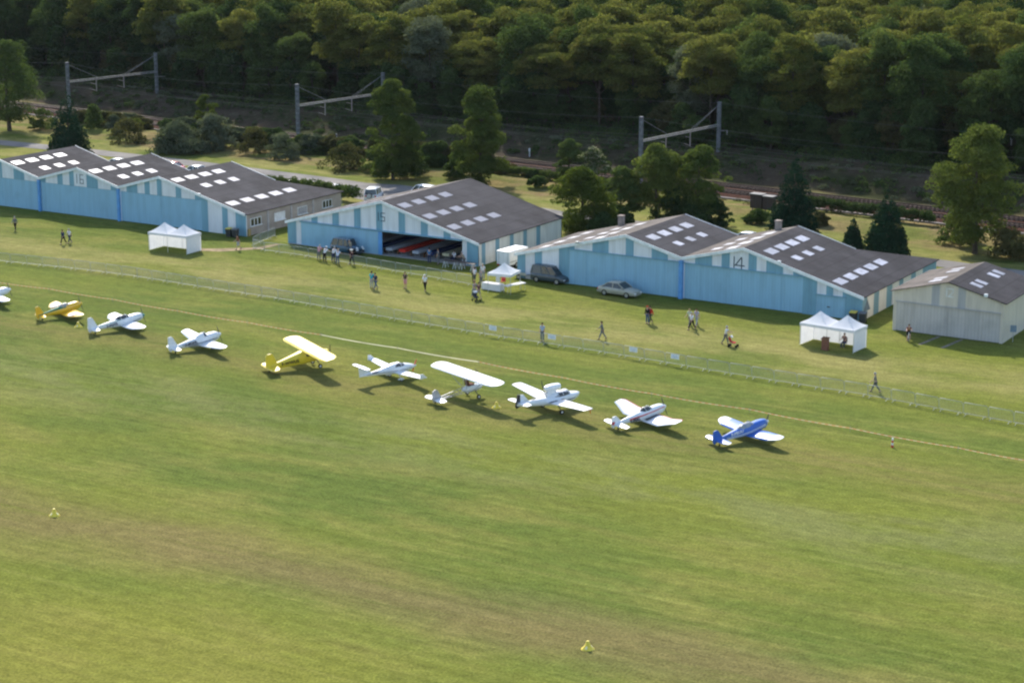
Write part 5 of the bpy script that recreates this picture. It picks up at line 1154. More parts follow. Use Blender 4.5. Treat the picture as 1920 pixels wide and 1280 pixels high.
# little flat trailer hitched behind the slate van
tx = thing('car_trailer', 'small grey trailer behind the dark slate van', 'trailer', (p.x-3.6, p.y+.8, 0), R(-3))
mb = MB(); mb.box(-.9, .9, -.55, .55, .45, .50); mb.box(-.9, -.87, -.55, .55, .50, .75); mb.box(-.86, .9, .52, .55, .50, .75); mb.box(-.86, .9, -.55, -.52, .50, .75); mb.build('tray', M_STEEL, tx)
mb = MB(); mb.tube([(.9, 0, .46), (1.5, 0, .46)], .04); mb.build('drawbar', M_DARK, tx); car_wheel(tx, 0, -.65, .26, .14); car_wheel(tx, 0, .65, .26, .14)
# vintage van beside the blue door
VIN = [(-1.95, .85, .82), (-1.8, 1.0, .93), (-1, 1.05, .96), (.2, 1.05, .96), (.7, 1.02, .86), (1.2, .98, .60), (1.75, .90, .44), (1.9, .8, .38)]
p = ground(646, 477); v = car('vintage_car', 'petrol blue vintage car with separate front wings parked by the closed door of hangar 15', (p.x, p.y+.6, 0), R(-4), 4.0, 1.62, C_DKBL, VIN, 1.0, 1.72, (-1.85, .75, -1.55, .45), (-1.2, 1.25), C_DKBL, {'pillars': (.38, .72), 'wr': .36}, 'car')
for sg in (-1, 1):
    mb = MB(); mb.loft([[(x, sg*.62+a[1], a[2]) for a in ring(0, z, w_, h_, 2.3, 10)] for x, z, w_, h_ in ((.35, .42, .06, .08), (.7, .58, .15, .16), (1.2, .66, .18, .20), (1.65, .56, .17, .18), (1.85, .42, .1, .1))]); mb.build('front_wing', M_BLACK, v)
    mb = MB(); mb.ball((1.78, sg*.45, .86), .14, .13, .13); mb.build('round_headlight', M_LAMP, v)
    mb = MB(); mb.loft([[(x, sg*.66+a[1], a[2]) for a in ring(0, z, w_, h_, 2.3, 10)] for x, z, w_, h_ in ((-1.85, .42, .06, .08), (-1.55, .62, .15, .18), (-1.2, .68, .17, .20), (-.8, .56, .15, .16), (-.5, .4, .06, .06))]); mb.build('rear_wing', M_BLACK, v)
# white box trailer between hangars 15 and 14
bx = thing('box_trailer', 'white box trailer with red lamps parked between hangars 15 and 14', 'trailer', (3.0, 2.3, 0), R(-4), 'parked vehicles')
mb = MB(); mb.box(-.85, .85, -1.75, 1.75, .42, 1.86); mb.build('cargo_box', C_WHITE, bx)
mb = MB(); mb.loft([[(x, y, z) for x, y in ((-.88, -1.78), (.88, -1.78), (.88, 1.78), (-.88, 1.78))] for z in (1.862, 1.93)]+[[(-.70, -1.6, 1.99), (.70, -1.6, 1.99), (.70, 1.6, 1.99), (-.70, 1.6, 1.99)]], smooth=False); mb.build('roof', paint('white_roof_sheet', (.8, .8, .8), .5), bx)
mb = MB(); mb.box(-.012, .012, -1.765, -1.752, .48, 1.82); mb.box(-.62, -.57, -1.78, -1.752, .5, 1.8); mb.box(.57, .62, -1.78, -1.752, .5, 1.8); mb.build('door_bars', M_STEEL, bx)
mb = MB(); mb.box(.852, .862, -1.7, 1.7, .74, .79); mb.build('side_rail', M_DARK, bx)
mb = MB(); mb.box(-.8, .8, -1.7, 1.72, .30, .415); mb.tube([(0, 1.7, .36), (0, 2.7, .38)], .05, 6); mb.build('chassis', M_DARK, bx)
for y in (-.45, .35):
    for sg in (-1, 1):
        m_ = MB(); m_.disc((sg*.78, y, .30), .30, (1, 0, 0), .2, 16); o = m_.build('wheel', M_BLACK, bx); m_ = MB(); m_.disc((sg*.78, y, .30), .17, (1, 0, 0), .22, 12); link(m_.mesh('rim', M_RIM), 'rim', o)
for sg in (-1, 1):
    mb = MB(); mb.box(sg*.68-.12, sg*.68+.12, -1.80, -1.755, .30, .46); mb.build('tail_light', M_TAIL, bx)
# cars on the service road
p = ground(798, 366); small_van('people_carrier', 'white people carrier on the service road behind hangar 15', (-29.6, 33.4, 0), R(172), C_WHITE, (), False)
p = ground(694, 371); o = car('off_road_car', 'white off-road car with a spare wheel on its back door beside the hedge', (-33.9, 28.4, 0), R(112), 4.3, 1.78, C_WHITE, [(-2.0, 1.1, .95), (-1.9, 1.15, 1), (0, 1.13, 1), (.75, 1.1, 1), (1.8, 1.02, .95), (2.0, .9, .9)], 1.10, 1.86, (-1.95, .85, -1.8, .55), (-1.25, 1.3), C_WHITE, {'pillars': (.4, .7), 'wr': .37})
mb = MB(); mb.disc((-2.15, .12, 1.0), .36, (1, 0, 0), .2, 16); q = mb.build('spare_wheel', M_BLACK, o); mb = MB(); mb.disc((-2.17, .12, 1.0), .30, (1, 0, 0), .2, 16); link(mb.mesh('wheel_cover', C_SILV), 'wheel_cover', q)
for x, y, c, lb in ((-48.6, 29.6, C_WHITE, 'white saloon showing over the left part of the hedge behind hangar 16'), (-41.6, 29.5, C_WHITE, 'white saloon showing over the right part of the hedge behind hangar 16'),
        (-81.5, 31.7, C_WHITE, 'white car roof behind the valley between the first two gables of hangar 16'), (-72.7, 33.4, C_RED, 'red car half hidden behind the middle gable of hangar 16'), (-67.6, 32.6, C_WHITE, 'white car next to the red one behind hangar 16'),
        (19.6, 27.0, C_WHITE, 'white car roof behind the valley between the gables of hangar 14')):
    sedan(lb, (x, y, 0), R(178), c)

# ------------------------------------------------------------------ marquees, tables
M_ALU = paint('aluminium_leg', (.55, .56, .58), .4, .6)
def marquee(name, label, at, rz, W_, D_, n, eave=2.12, peak=3.15, walls=True):
    t = thing(name, label, 'tent', at, rz); b = W_/n
    for i in range(n):
        mb = MB(); N = 12; vs = []
        for j in range(N+1):
            for k in range(N+1):
                a, c = 2*k/N-1, 2*j/N-1; d = max(abs(a), abs(c)); z = eave+(peak-eave)*((1-d)**1.25*.92+.08*(1-d)) - .05*math.sin(math.pi*(1-d))*(1-abs(abs(a)-abs(c)))
                vs.append((-W_/2+b*(i+.5)+a*b/2, c*D_/2, z))
        mb.add(vs, [(j*(N+1)+k, j*(N+1)+k+1, (j+1)*(N+1)+k+1, (j+1)*(N+1)+k) for j in range(N) for k in range(N)], 0, False); mb.build('canopy', M_FAB, t)
    mb = MB()
    for x0, x1, y0, y1 in ((-W_/2, W_/2, -D_/2-.012, -D_/2), (-W_/2, W_/2, D_/2, D_/2+.012), (-W_/2-.012, -W_/2, -D_/2-.012, D_/2+.012), (W_/2, W_/2+.012, -D_/2-.012, D_/2+.012)): mb.box(x0, x1, y0, y1, eave-.26, eave)
    mb.build('valance', M_FAB, t)
    for i in range(n+1):
        for y in (-D_/2+.04, D_/2-.04):
            mb = MB(); x = -W_/2+.04+(W_-.08)*i/n; mb.box(x-.022, x+.022, y-.022, y+.022, 0, eave-.02); mb.build('leg', M_ALU, t)
    if walls:
        def sheet(a, b):
            vs = []; N = 14; a, b = Vector(a), Vector(b); nn = Vector((-(b-a).y, (b-a).x, 0)).normalized()
            for k in range(N+1):
                p_ = a+(b-a)*k/N+nn*.03*math.sin(k*2.1); vs += [(p_.x, p_.y, .04), (p_.x, p_.y, eave-.05)]
            m_ = MB(); m_.add(vs, [(2*k, 2*k+2, 2*k+3, 2*k+1) for k in range(N)], 0, True); m_.build('side_sheet', M_FAB, t)
        h, d = W_/2-.08, D_/2-.08
        sheet((-h, d, 0), (h, d, 0)); sheet((-h, -d, 0), (-h, d, 0)); sheet((h, -d, 0), (h, d, 0))
    return t
marquee('marquee', 'white twin-peaked marquee on the grass in front of the lean-to of hangar 16', (-34.4, -10.3, 0), R(2), 5.5, 2.7, 2)
marquee('marquee', 'white twin-peaked marquee with a brown lectern, in front of the right end of hangar 14', (46.95, -13.4, 0), R(-5), 5.5, 2.7, 2)
marquee('gazebo', 'single-peaked white gazebo open on all sides, left of the slate van', (8.85, -9.05, 0), R(8), 2.6, 2.6, 1, 2.05, 3.0, False)
def cloth_table(name, label, at, rz, L, W_, H=.74, drop=True):
    t = thing(name, label, 'table', at, rz)
    mb = MB(); mb.box(-L/2, L/2, -W_/2, W_/2, H-.03, H); mb.build('tabletop', M_FAB if not drop else M_WOOD, t)
    for sx in (-1, 1):
        for sy in (-1, 1): mb = MB(); mb.tube([(sx*(L/2-.1), sy*(W_/2-.08), 0), (sx*(L/2-.15), sy*(W_/2-.08), H-.03)], .02, 5); mb.build('leg', M_ALU, t)
    if drop:
        mb = MB(); N = 40; vs = []
        per = [(-L/2, -W_/2), (L/2, -W_/2), (L/2, W_/2), (-L/2, W_/2)]
        rings = [[], [], []]
        for k in range(N):
            f = k/N*4; i = int(f); g_ = f-i; a, b = per[i], per[(i+1) % 4]; x, y = a[0]+(b[0]-a[0])*g_, a[1]+(b[1]-a[1])*g_; fl = 1+.02*math.sin(k*2.4)
            rings[0].append((x*1.005, y*1.01, H+.008)); rings[1].append((x*1.02*fl, y*1.03*fl, H*.5)); rings[2].append((x*1.03*fl, y*1.05*fl, .06))
        mb.loft(rings, 0, False, False); o = len(mb.v); mb.add(rings[0], [tuple(range(N))]); mb.build('tablecloth', M_FAB, t)
    return t
p0_, p1_ = ground(904, 542.5), ground(938, 547.5)
cloth_table('covered_table', 'table draped in white cloth to the ground at the front of the gazebo', ((p0_.x+p1_.x)/2, (p0_.y+p1_.y)/2+.35, 0), math.atan2(p1_.y-p0_.y, p1_.x-p0_.x), (p1_-p0_).length, .8)
p0_, p1_ = ground(947, 536, .74), ground(982, 529, .74)
cloth_table('folding_table', 'bare white folding table at the right side of the gazebo', ((p0_.x+p1_.x)/2, (p0_.y+p1_.y)/2, 0), math.atan2(p1_.y-p0_.y, p1_.x-p0_.x), (p1_-p0_).length, .75, .74, False)
t = thing('folding_chair', 'red folding chair under the gazebo', 'chair', (ground(938, 537).x, ground(938, 537).y+.6, 0), .4)
mb = MB(); mb.box(-.22, .22, -.2, .2, .43, .46); mb.build('seat', P_RED, t); mb = MB(); mb.box(-.22, .22, .2, .23, .46, .85); mb.build('backrest', P_RED, t)
for sx in (-1, 1):
    for sy in (-1, 1): mb = MB(); mb.tube([(sx*.2, sy*.18, 0), (sx*.2, -sy*.16, .43)], .014, 5); mb.build('leg', M_DARK, t)
t = thing('display_stand', 'slim white display stand behind the draped table under the gazebo', 'stand', (ground(929, 536).x, ground(929, 536).y+.5, 0), .1)
mb = MB(); mb.box(-.22, .22, -.02, .02, .25, 1.35); mb.build('panel', M_FRAME, t); mb = MB(); mb.box(-.25, .25, -.2, .2, 0, .04); mb.tube([(0, .03, .04), (0, .03, .6)], .02); mb.build('foot', M_ALU, t)
for u, v, L, lb in ((843, 503, 1.9, 'dark trestle table with white legs, left one before the open hangar'), (875, 507, 2.1, 'dark trestle table with white legs, right one by the hangar corner')):
    p = ground(u, v); t = thing('trestle_table', lb, 'table', (p.x, p.y+.2, 0), R(-3), 'trestle tables outside hangar 15')
    mb = MB(); mb.box(-L/2, L/2, -.36, .36, .78, .83); mb.build('tabletop', paint('dark_tabletop', (.05, .035, .03), .6), t)
    for sx in (-1, 1):
        mb = MB()
        for sy in (-1, 1): mb.tube([(sx*L*.36-.18, sy*.3, 0), (sx*L*.36, sy*.22, .78)], .03, 5); mb.tube([(sx*L*.36+.18, sy*.3, 0), (sx*L*.36, sy*.22, .78)], .03, 5)
        mb.tube([(sx*L*.36, -.24, .5), (sx*L*.36, .24, .5)], .02, 5); mb.build('trestle', M_FRAME, t)
t = thing('lectern', 'brown wooden lectern standing in the right-hand marquee', 'lectern', (ground(1547, 656).x, ground(1547, 656).y, 0), R(-5))
mb = MB(); mb.box(-.3, .3, -.2, .2, .06, 1.02); mb.build('cabinet', paint('red_brown_wood', (.20, .075, .045), .6), t); mb = MB(); mb.prism([(-.36, -.28, 1.02), (.36, -.28, 1.02), (.36, .26, 1.16), (-.36, .26, 1.16)], (0, 0, .03)); mb.build('sloping_top', M_WOOD, t); mb = MB(); mb.box(-.34, .34, -.24, .24, 0, .06); mb.build('base', M_WOOD, t)

# ------------------------------------------------------------------ wheelie bins
M_BIN = paint('dark_grey_bin', (.03, .035, .04), .5); M_YLID = paint('yellow_lid', (.55, .45, .06), .5); M_GLID = paint('grey_lid', (.10, .11, .12), .5)
def bin_(label, x, y, lid):
    t = thing('wheelie_bin', label, 'bin', (x, y, 0), R(4), 'wheelie bins by the hangars')
    mb = MB(); mb.loft([[(-w, -d, z), (w, -d, z), (w, d, z), (-w, d, z)] for w, d, z in ((.26, .26, .08), (.33, .34, .98))], smooth=False); mb.build('bin_body', M_BIN, t)
    mb = MB(); mb.prism([(-.35, -.38, .985), (.35, -.38, .985), (.35, .36, 1.06), (-.35, .36, 1.06)], (0, 0, .05)); mb.build('lid', lid, t)
    for sx in (-1, 1): mb = MB(); mb.disc((sx*.27, .25, .1), .1, (1, 0, 0), .06, 10); mb.build('wheel', M_BLACK, t)
p = ground(432, 444); bin_('dark bin with a yellow lid at the corner of hangar 16', p.x-.05, p.y-.15, M_YLID); bin_('dark grey-lidded bin beside the yellow-lidded one at hangar 16', p.x+.85, p.y-.1, M_GLID)
p = ground(1610, 605); bin_('dark bin with a yellow lid at the corner of hangar 14', 45.0, -3.5, M_YLID); bin_('dark grey-lidded bin right of the yellow-lidded one at hangar 14', 45.95, -3.4, M_GLID)

# ------------------------------------------------------------------ crowd barriers
M_BAR = paint('galvanised_barrier', (.30, .33, .32), .6, .1)
def barrier_proto():
    t = thing('crowd_barrier', 'galvanised crowd barrier with upright bars', 'barrier', (0, 0, 0), 0)
    L = 2.06; mb = MB(); mb.tube([(-L/2, 0, .18), (-L/2, 0, 1.0), (-L/2+.08, 0, 1.08), (L/2-.08, 0, 1.08), (L/2, 0, 1.0), (L/2, 0, .18), (-L/2, 0, .18)], .024, 5, 0, True); mb.build('frame', M_BAR, t)
    mb = MB()
    for i in range(15): x = -L/2+L*(i+1)/16; mb.box(x-.0075, x+.0075, -.0075, .0075, .19, 1.07)
    mb.build('bars', M_BAR, t)
    for sx in (-1, 1):
        mb = MB(); x = sx*(L/2-.25); mb.tube([(x, -.32, .02), (x, -.2, .05), (x, 0, .18), (x, .2, .05), (x, .32, .02)], .022, 5); mb.build('foot', M_BAR, t)
    return t
proto = barrier_proto(); ptree = [(c, kids(c)) for c in kids(proto)]; first = [True]
def barrier(x, y, rz, label, group):
    if first[0]: first[0] = False; o = proto; o.location = (x, y, 0); o.rotation_euler.z = rz; o['label'] = label; o['group'] = group; return o
    return dup(proto, (x, y, 0), rz, None, label, group, ptree)
def barrier_line(pts, label, group, step=2.16):
    P = [ground(*q) for q in pts]; P = [Vector((p.x, p.y, 0)) for p in P]; seg = 0; pos = 0.0; out = []
    L = [(b-a).length for a, b in zip(P, P[1:])]; tot = sum(L); d = step/2
    def at(d):
        for a, b, l in zip(P, P[1:], L):
            if d <= l: return a+(b-a)*d/l, math.atan2((b-a).y, (b-a).x)
            d -= l
        return P[-1], 0
    while d < tot:
        p, a = at(d); out.append((barrier(p.x, p.y, a+rnd.uniform(-.02, .02), label, group), p, a)); d += step
    return out
BL = barrier_line([(-40, 487.5), (60, 497.5), (155, 507.5), (245, 519), (370, 539), (515, 561), (652, 585), (794, 609), (942, 634), (1095, 657), (1175, 670), (1305, 692), (1450, 716), (1609, 741), (1702, 758), (1795, 776), (1960, 806)],
    'grey metal crowd barrier in the long line between the spectators and the parked aircraft', 'crowd barriers of the long line across the field')
barrier_line([(474, 466), (499, 471.5), (557, 479.5), (680, 499.5), (742, 510.5), (805, 521), (870, 533), (897, 538)], 'grey metal crowd barrier in the short line in front of hangar 15', 'crowd barriers in front of hangar 15')
barrier_line([(474, 462), (512, 445)], 'grey metal crowd barrier turned in towards the side of hangar 16', 'crowd barriers beside hangar 16')
M_CARD = paint('white_card', (.74, .76, .80), .5)
for k, (u, lb) in enumerate(((934, 'white notice on the long barrier line, leftmost of four'), (1047, 'white notice on the barrier, second of the four from the left'), (1202, 'white notice on the long barrier line, third of four from the left'), (1284, 'white notice on the long barrier line, rightmost of four'))):
    b_ = min(BL, key=lambda q: abs(px(q[1].x, q[1].y, .8)[0]-u)); p, a = b_[1], b_[2]
    t = thing('notice_board', lb, 'sign', (p.x, p.y, 0), a, 'notices hung on the barriers')
    mb = MB(); mb.box(-.42, .42, -.05, -.035, .62, 1.05); mb.build('panel', M_CARD, t)
    mb = MB()
    for zz in (.93, .84, .75): mb.box(-.30, .30-.1*(zz < .8), -.054, -.0505, zz-.012, zz+.012)
    mb.build('print_lines', paint('pale_print', (.50, .53, .60), .6), t)

# ------------------------------------------------------------------ barrier tape on the grass, markers
def tape_mat():
    m, nt, b = nodes('striped_tape'); n = NT(nt); pos = n('TexCoord', _out=3)
    sep = nt.nodes.new('ShaderNodeSeparateXYZ'); nt.links.new(pos, sep.inputs[0])
    s = n.ramp(n.math('SINE', n.math('MULTIPLY', sep.outputs[0], 2*math.pi/.6)), -.12, .12)
    col = n.mix(s, (.50, .37, .24), (.50, .24, .12)); nt.links.new(col, b.inputs['Base Color']); b.inputs['Roughness'].default_value = 1; b.inputs['Specular IOR Level'].default_value = 0; return m
M_TAPE = tape_mat(); M_TAPEW = paint('pale_tape', (.62, .56, .38), .9, vary=.15, scale=1)
TP = [ground(*q, .35) for q in ((-30, 524), (0, 527), (150, 549), (300, 576), (430, 598), (520, 612), (640, 633), (815, 663), (950, 686), (1150, 725), (1400, 765), (1680, 817), (1960, 867))]
def tape_at(d):
    for a, b in zip(TP, TP[1:]):
        l = (b-a).length
        if d <= l: return a+(b-a)*d/l
        d -= l
    return TP[-1]
tot = sum((b-a).length for a, b in zip(TP, TP[1:])); d520 = sum((b-a).length for a, b in list(zip(TP, TP[1:]))[:5]); d815 = sum((b-a).length for a, b in list(zip(TP, TP[1:]))[:7])
t = thing('barrier_tape', 'red and white striped tape strung low behind the row of aircraft', 'tape', (0, 0, 0))
mb = MB(); sp = 9.0; d = 0; stk = []
while d < tot:
    stk.append(tape_at(d)); a, b = tape_at(d), tape_at(min(tot, d+sp)); N = 12; mi = 1 if d520-2 < d < d815-3 else 0
    vs = []
    for k in range(N+1):
        p = a+(b-a)*k/N; z = .30-.07*4*(k/N)*(1-k/N); ww = .052 if mi else .044; tl = .42+.08*math.sin(k*.8+d)
        vs += [(p.x, p.y-ww*math.cos(tl), z-ww*math.sin(tl)), (p.x, p.y+ww*math.cos(tl), z+ww*math.sin(tl))]
    mb.add(vs, [(2*k, 2*k+2, 2*k+3, 2*k+1) for k in range(N)], mi); d += sp
mb.build('tape', [M_TAPE, M_TAPEW], t)
for p in stk: m_ = MB(); m_.tube([(p.x, p.y, -.1), (p.x, p.y, .5)], .014, 5); m_.build('stake', M_PURL, t)
M_YMARK = paint('yellow_marker', (.80, .62, .06), .5); M_YPALE = paint('pale_yellow_face', (.85, .78, .42), .5)
for u, v, lb in ((147, 613, 'yellow field marker behind the golden yellow aircraft'), (102, 966, 'yellow field marker on the brown strip at lower left'), (931, 764, 'yellow field marker near the tail of the ultralight'), (1102, 1216, 'yellow field marker on the worn strip near the bottom edge')):
    p = ground(u, v); t = thing('field_marker', lb, 'marker', (p.x, p.y, 0), rnd.uniform(0, 1), 'yellow field markers'); r = .34
    mb = MB(); n_ = 16; pr_ = [[((.5 if k == 0 else 1)*rr_*math.cos(2*math.pi*i/n_)*(1.12 if k else 2.3), rr_*math.sin(2*math.pi*i/n_), z) for i in range(n_)] for k, (rr_, z) in enumerate(((r, .0), (r*.94, .05), (r*.45, .22), (r*.24, .46), (r*.18, .5)))]
    mb.loft(pr_); mb.build('cone', M_YMARK, t)
    for a in (0, 2.1, 4.2): m_ = MB(); m_.prism([(r*.55*math.cos(a-.3), r*.55*math.sin(a-.3), .20), (r*.9*math.cos(a-.2), r*.9*math.sin(a-.2), .075), (r*.9*math.cos(a+.2), r*.9*math.sin(a+.2), .075), (r*.55*math.cos(a+.3), r*.55*math.sin(a+.3), .20)], (0, 0, .03)); m_.build('pale_face', M_YPALE, t)
p = ground(1673, 838); t = thing('windsock_stake', 'short red and white striped stake right of the blue aircraft', 'stake', (p.x, p.y, 0))
for i in range(4): m_ = MB(); m_.tube([(0, 0, i*.18), (0, 0, (i+1)*.18)], .10-.012*i, 8); m_.build('band', P_RED if i % 2 == 0 else P_WHITE, t)
p = ground(1894, 655); t = thing('signpost', 'small grey-blue sign on a post beside hangar 12', 'sign', (60.6, -3.2, 0), R(20))
m_ = MB(); m_.tube([(0, 0, 0), (0, 0, 1.5)], .035, 6); m_.build('post', M_STEEL, t); m_ = MB(); m_.box(-.28, .28, -.06, -.04, .95, 1.6); m_.build('panel', paint('grey_blue_sign', (.16, .22, .28), .5), t)
# white signpost lamp bracket and grid panel by the hedge
t = thing('mesh_panel', 'green mesh panel leaning by the hedge end behind hangar 15', 'fence panel', (-34.6, 20.6, 0), R(20))
m_ = MB()
for i in range(15): x = -1.0+2*i/14; m_.box(x-.012, x+.012, -.012, .012, .05, 1.5)
m_.build('bars', paint('green_mesh', (.10, .20, .19), .5), t); m_ = MB(); m_.tube([(-1.05, 0, 0), (-1.05, 0, 1.55), (1.05, 0, 1.55), (1.05, 0, 0)], .03, 5); m_.build('frame', paint('green_mesh', (.1, .2, .19)), t)

# ------------------------------------------------------------------ people
HAIRS = {'dark': (.03, .022, .016), 'brown': (.10, .06, .03), 'grey': (.38, .37, .36), 'white': (.75, .75, .74), 'fair': (.42, .30, .14), 'red': (.5, .04, .03), 'black': (.012, .012, .012)}
M_FLESH = paint('skin', (.50, .29, .20), .6, vary=.06); M_SHOE = paint('dark_shoe', (.03, .025, .02), .6); M_EYE = paint('dark_eye', (.02, .015, .012), .3)
def cloth(name, col): return paint(name, col, .9, vary=.12, scale=6, bump=.2, bscale=14)
def skinned(verts, edges, radii, lvl=1):
    """one continuous surface grown round a jointed skeleton"""
    me = bpy.data.meshes.new('bones'); me.from_pydata(verts, edges, []); o = bpy.data.objects.new('bones', me); C.objects.link(o)
    m = o.modifiers.new('skin', 'SKIN'); m.use_smooth_shade = True
    for sv, r in zip(me.skin_vertices[0].data, radii): sv.radius = r if isinstance(r, tuple) else (r, r)
    me.skin_vertices[0].data[0].use_root = True
    s = o.modifiers.new('sub', 'SUBSURF'); s.levels = lvl; s.render_levels = lvl
    dg = bpy.context.evaluated_depsgraph_get(); out = bpy.data.meshes.new_from_object(o.evaluated_get(dg))
    bpy.data.objects.remove(o); bpy.data.meshes.remove(me); return out
def pose_joints(p):
    """joints of a 1.75 m person facing +y; p holds the bends in degrees"""
    J = {}; hip = p.get('hip', .93); lean = R(p.get('lean', 3)); up = Vector((0, math.sin(lean), math.cos(lean))); fwd = Vector((0, math.cos(lean), -math.sin(lean)))
    J['pelvis'] = Vector((0, 0, hip)); J['waist'] = J['pelvis']+up*.17; J['chest'] = J['pelvis']+up*.37; J['neck'] = J['pelvis']+up*.54; J['headb'] = J['neck']+up*.07+fwd*.015; J['head'] = J['neck']+Vector((0, .03, .17)); J['crown'] = J['neck']+Vector((0, .02, .255))
    for sg, s in ((-1, 'l'), (1, 'r')):
        sh = J['chest']+up*.11+Vector((sg*.175, 0, 0)); J['sh'+s] = sh
        a = R(p.get('arm'+s, 5)); out = R(p.get('out', 9)); d = Vector((sg*math.sin(out), math.sin(a)*math.cos(out), -math.cos(a)*math.cos(out))); J['el'+s] = sh+d*.29
        b = a+R(p.get('fore'+s, 15)); turn = p.get('inw', 0); d2 = Vector((sg*(math.sin(out)*.4-turn), math.sin(b), -math.cos(b))).normalized(); J['wr'+s] = J['el'+s]+d2*.25; J['pa'+s] = J['wr'+s]+d2*.08; J['d'+s] = d2
        h = J['pelvis']+Vector((sg*.09, 0, -.06)); J['hp'+s] = h; th = R(p.get('thigh'+s, 0)); spl = R(p.get('splay', 3)); d = Vector((sg*math.sin(spl), math.sin(th)*math.cos(spl), -math.cos(th)*math.cos(spl))); J['kn'+s] = h+d*.42
        k = th-R(p.get('knee'+s, 0)); d3 = Vector((0, math.sin(k), -math.cos(k))); J['an'+s] = J['kn'+s]+d3*.41; J['toe'+s] = J['an'+s]+Vector((sg*.02, .15*math.cos(k*.6), -.045+.06*math.sin(k)))
    return J
def body_meshes(p):
    J = pose_joints(p); V = []; E_ = []; Rr = []; ix = {}
    def v(n, r, pos=None): ix[n] = len(V); V.append(tuple(pos or J[n])); Rr.append(r)
    def e(a, b): E_.append((ix[a], ix[b]))
    v('pelvis', (.135, .10)); v('waist', (.125, .09)); v('chest', (.145, .105)); v('neck', .055); v('headb', .058); v('head', (.078, .095)); v('crown', (.055, .07))
    for a, b in (('pelvis', 'waist'), ('waist', 'chest'), ('chest', 'neck'), ('neck', 'headb'), ('headb', 'head'), ('head', 'crown')): e(a, b)
    for s in 'lr':
        v('sh'+s, .058); v('el'+s, .042); v('wr'+s, .029); v('pa'+s, (.038, .022)); e('chest', 'sh'+s); e('sh'+s, 'el'+s); e('el'+s, 'wr'+s); e('wr'+s, 'pa'+s)
        v('hp'+s, .085); v('kn'+s, .056); v('an'+s, .040); v('toe'+s, .035); e('pelvis', 'hp'+s); e('hp'+s, 'kn'+s); e('kn'+s, 'an'+s); e('an'+s, 'toe'+s)
    body = skinned(V, E_, Rr, 1)
    bm = bmesh.new(); bm.from_mesh(body)
    mb = MB()
    for s, sg in (('l', -1), ('r', 1)):                 # five unequal, slightly curled fingers on each hand
        pa, d = J['pa'+s], J['d'+s]; side = Vector((0, 1, 0)) if abs(d.y) < .8 else Vector((1, 0, 0)); side = (side-d*side.dot(d)).normalized(); inn = d.cross(side)*sg
        for k, ln in enumerate((.072, .08, .075, .058)):
            o = pa+side*(.027-.018*k)+d*.015; mb.tube([o, o+d*ln*.5+inn*.006, o+d*ln*.95+inn*.022], [.0095, .0085, .006], 5)
        o = pa+side*.035-d*.02; mb.tube([o, o+side*.03+d*.02, o+side*.036+d*.05+inn*.01], [.011, .01, .007], 5)
    h = J['head']
    mb.tube([h+Vector((0, .085, .03)), h+Vector((0, .118, -.012)), h+Vector((0, .088, -.02))], [.008, .016, .008], 5)
    for sg in (-1, 1): mb.ball(h+Vector((sg*.082, -.005, -.005)), .012, .025, .034, 0, 6, 4)
    mb.box(h.x-.024, h.x+.024, h.y+.083, h.y+.093, h.z-.058, h.z-.048)
    for sg in (-1, 1): mb.ball(h+Vector((sg*.032, .082, .022)), .014, .010, .010, 1, 6, 4)
    tmp = mb.mesh('t', [M_FLESH, M_EYE]); bm.from_mesh(tmp)
    body2 = bpy.data.meshes.new('body'); bm.to_mesh(body2); bm.free(); body2.materials.append(M_FLESH); body2.materials.append(M_EYE)
    out = {'body': body2}
    def garment(names, edges, radii):
        idx = {n: i for i, n in enumerate(names)}; return skinned([tuple(J[n]) for n in names], [(idx[a], idx[b]) for a, b in edges], radii, 1)
    for s in 'lr':
        J['slv'+s] = J['sh'+s]+(J['el'+s]-J['sh'+s])*.72; J['cuf'+s] = J['wr'+s]+(J['el'+s]-J['wr'+s])*.1
        J['hem'+s] = J['an'+s]+(J['kn'+s]-J['an'+s])*.08; J['sho'+s] = J['kn'+s]+(J['an'+s]-J['kn'+s])*.06
    J['belt'] = J['pelvis']+(J['waist']-J['pelvis'])*-.15; J['nk'] = J['chest']+(J['neck']-J['chest'])*.72
    top = [('belt', 'waist'), ('waist', 'chest'), ('chest', 'nk')]
    out['short'] = garment(['belt', 'waist', 'chest', 'nk', 'shl', 'slvl', 'shr', 'slvr'], top+[('chest', 'shl'), ('shl', 'slvl'), ('chest', 'shr'), ('shr', 'slvr')], [(.158, .122), (.150, .112), (.165, .122), .075, .074, .066, .074, .066])
    out['long'] = garment(['belt', 'waist', 'chest', 'nk', 'shl', 'ell', 'cufl', 'shr', 'elr', 'cufr'], top+[('chest', 'shl'), ('shl', 'ell'), ('ell', 'cufl'), ('chest', 'shr'), ('shr', 'elr'), ('elr', 'cufr')], [(.158, .125), (.152, .115), (.167, .125), .075, .076, .058, .045, .076, .058, .045])
    out['trousers'] = garment(['pelvis', 'hpl', 'knl', 'heml', 'hpr', 'knr', 'hemr'], [('pelvis', 'hpl'), ('hpl', 'knl'), ('knl', 'heml'), ('pelvis', 'hpr'), ('hpr', 'knr'), ('knr', 'hemr')], [(.148, .115), .100, .074, .060, .100, .074, .060])
    out['shorts'] = garment(['pelvis', 'hpl', 'shol', 'hpr', 'shor'], [('pelvis', 'hpl'), ('hpl', 'shol'), ('pelvis', 'hpr'), ('hpr', 'shor')], [(.150, .118), .104, .086, .104, .086])
    c = J['head']
    mb = MB(); mb.ball(c+Vector((0, -.012, .018)), .094, .112, .108, 0, 12, 8, -.05); mb.ball(c+Vector((0, -.05, -.01)), .088, .075, .085, 0, 10, 6); out['hair'] = mb.mesh('hair', M_SHOE)
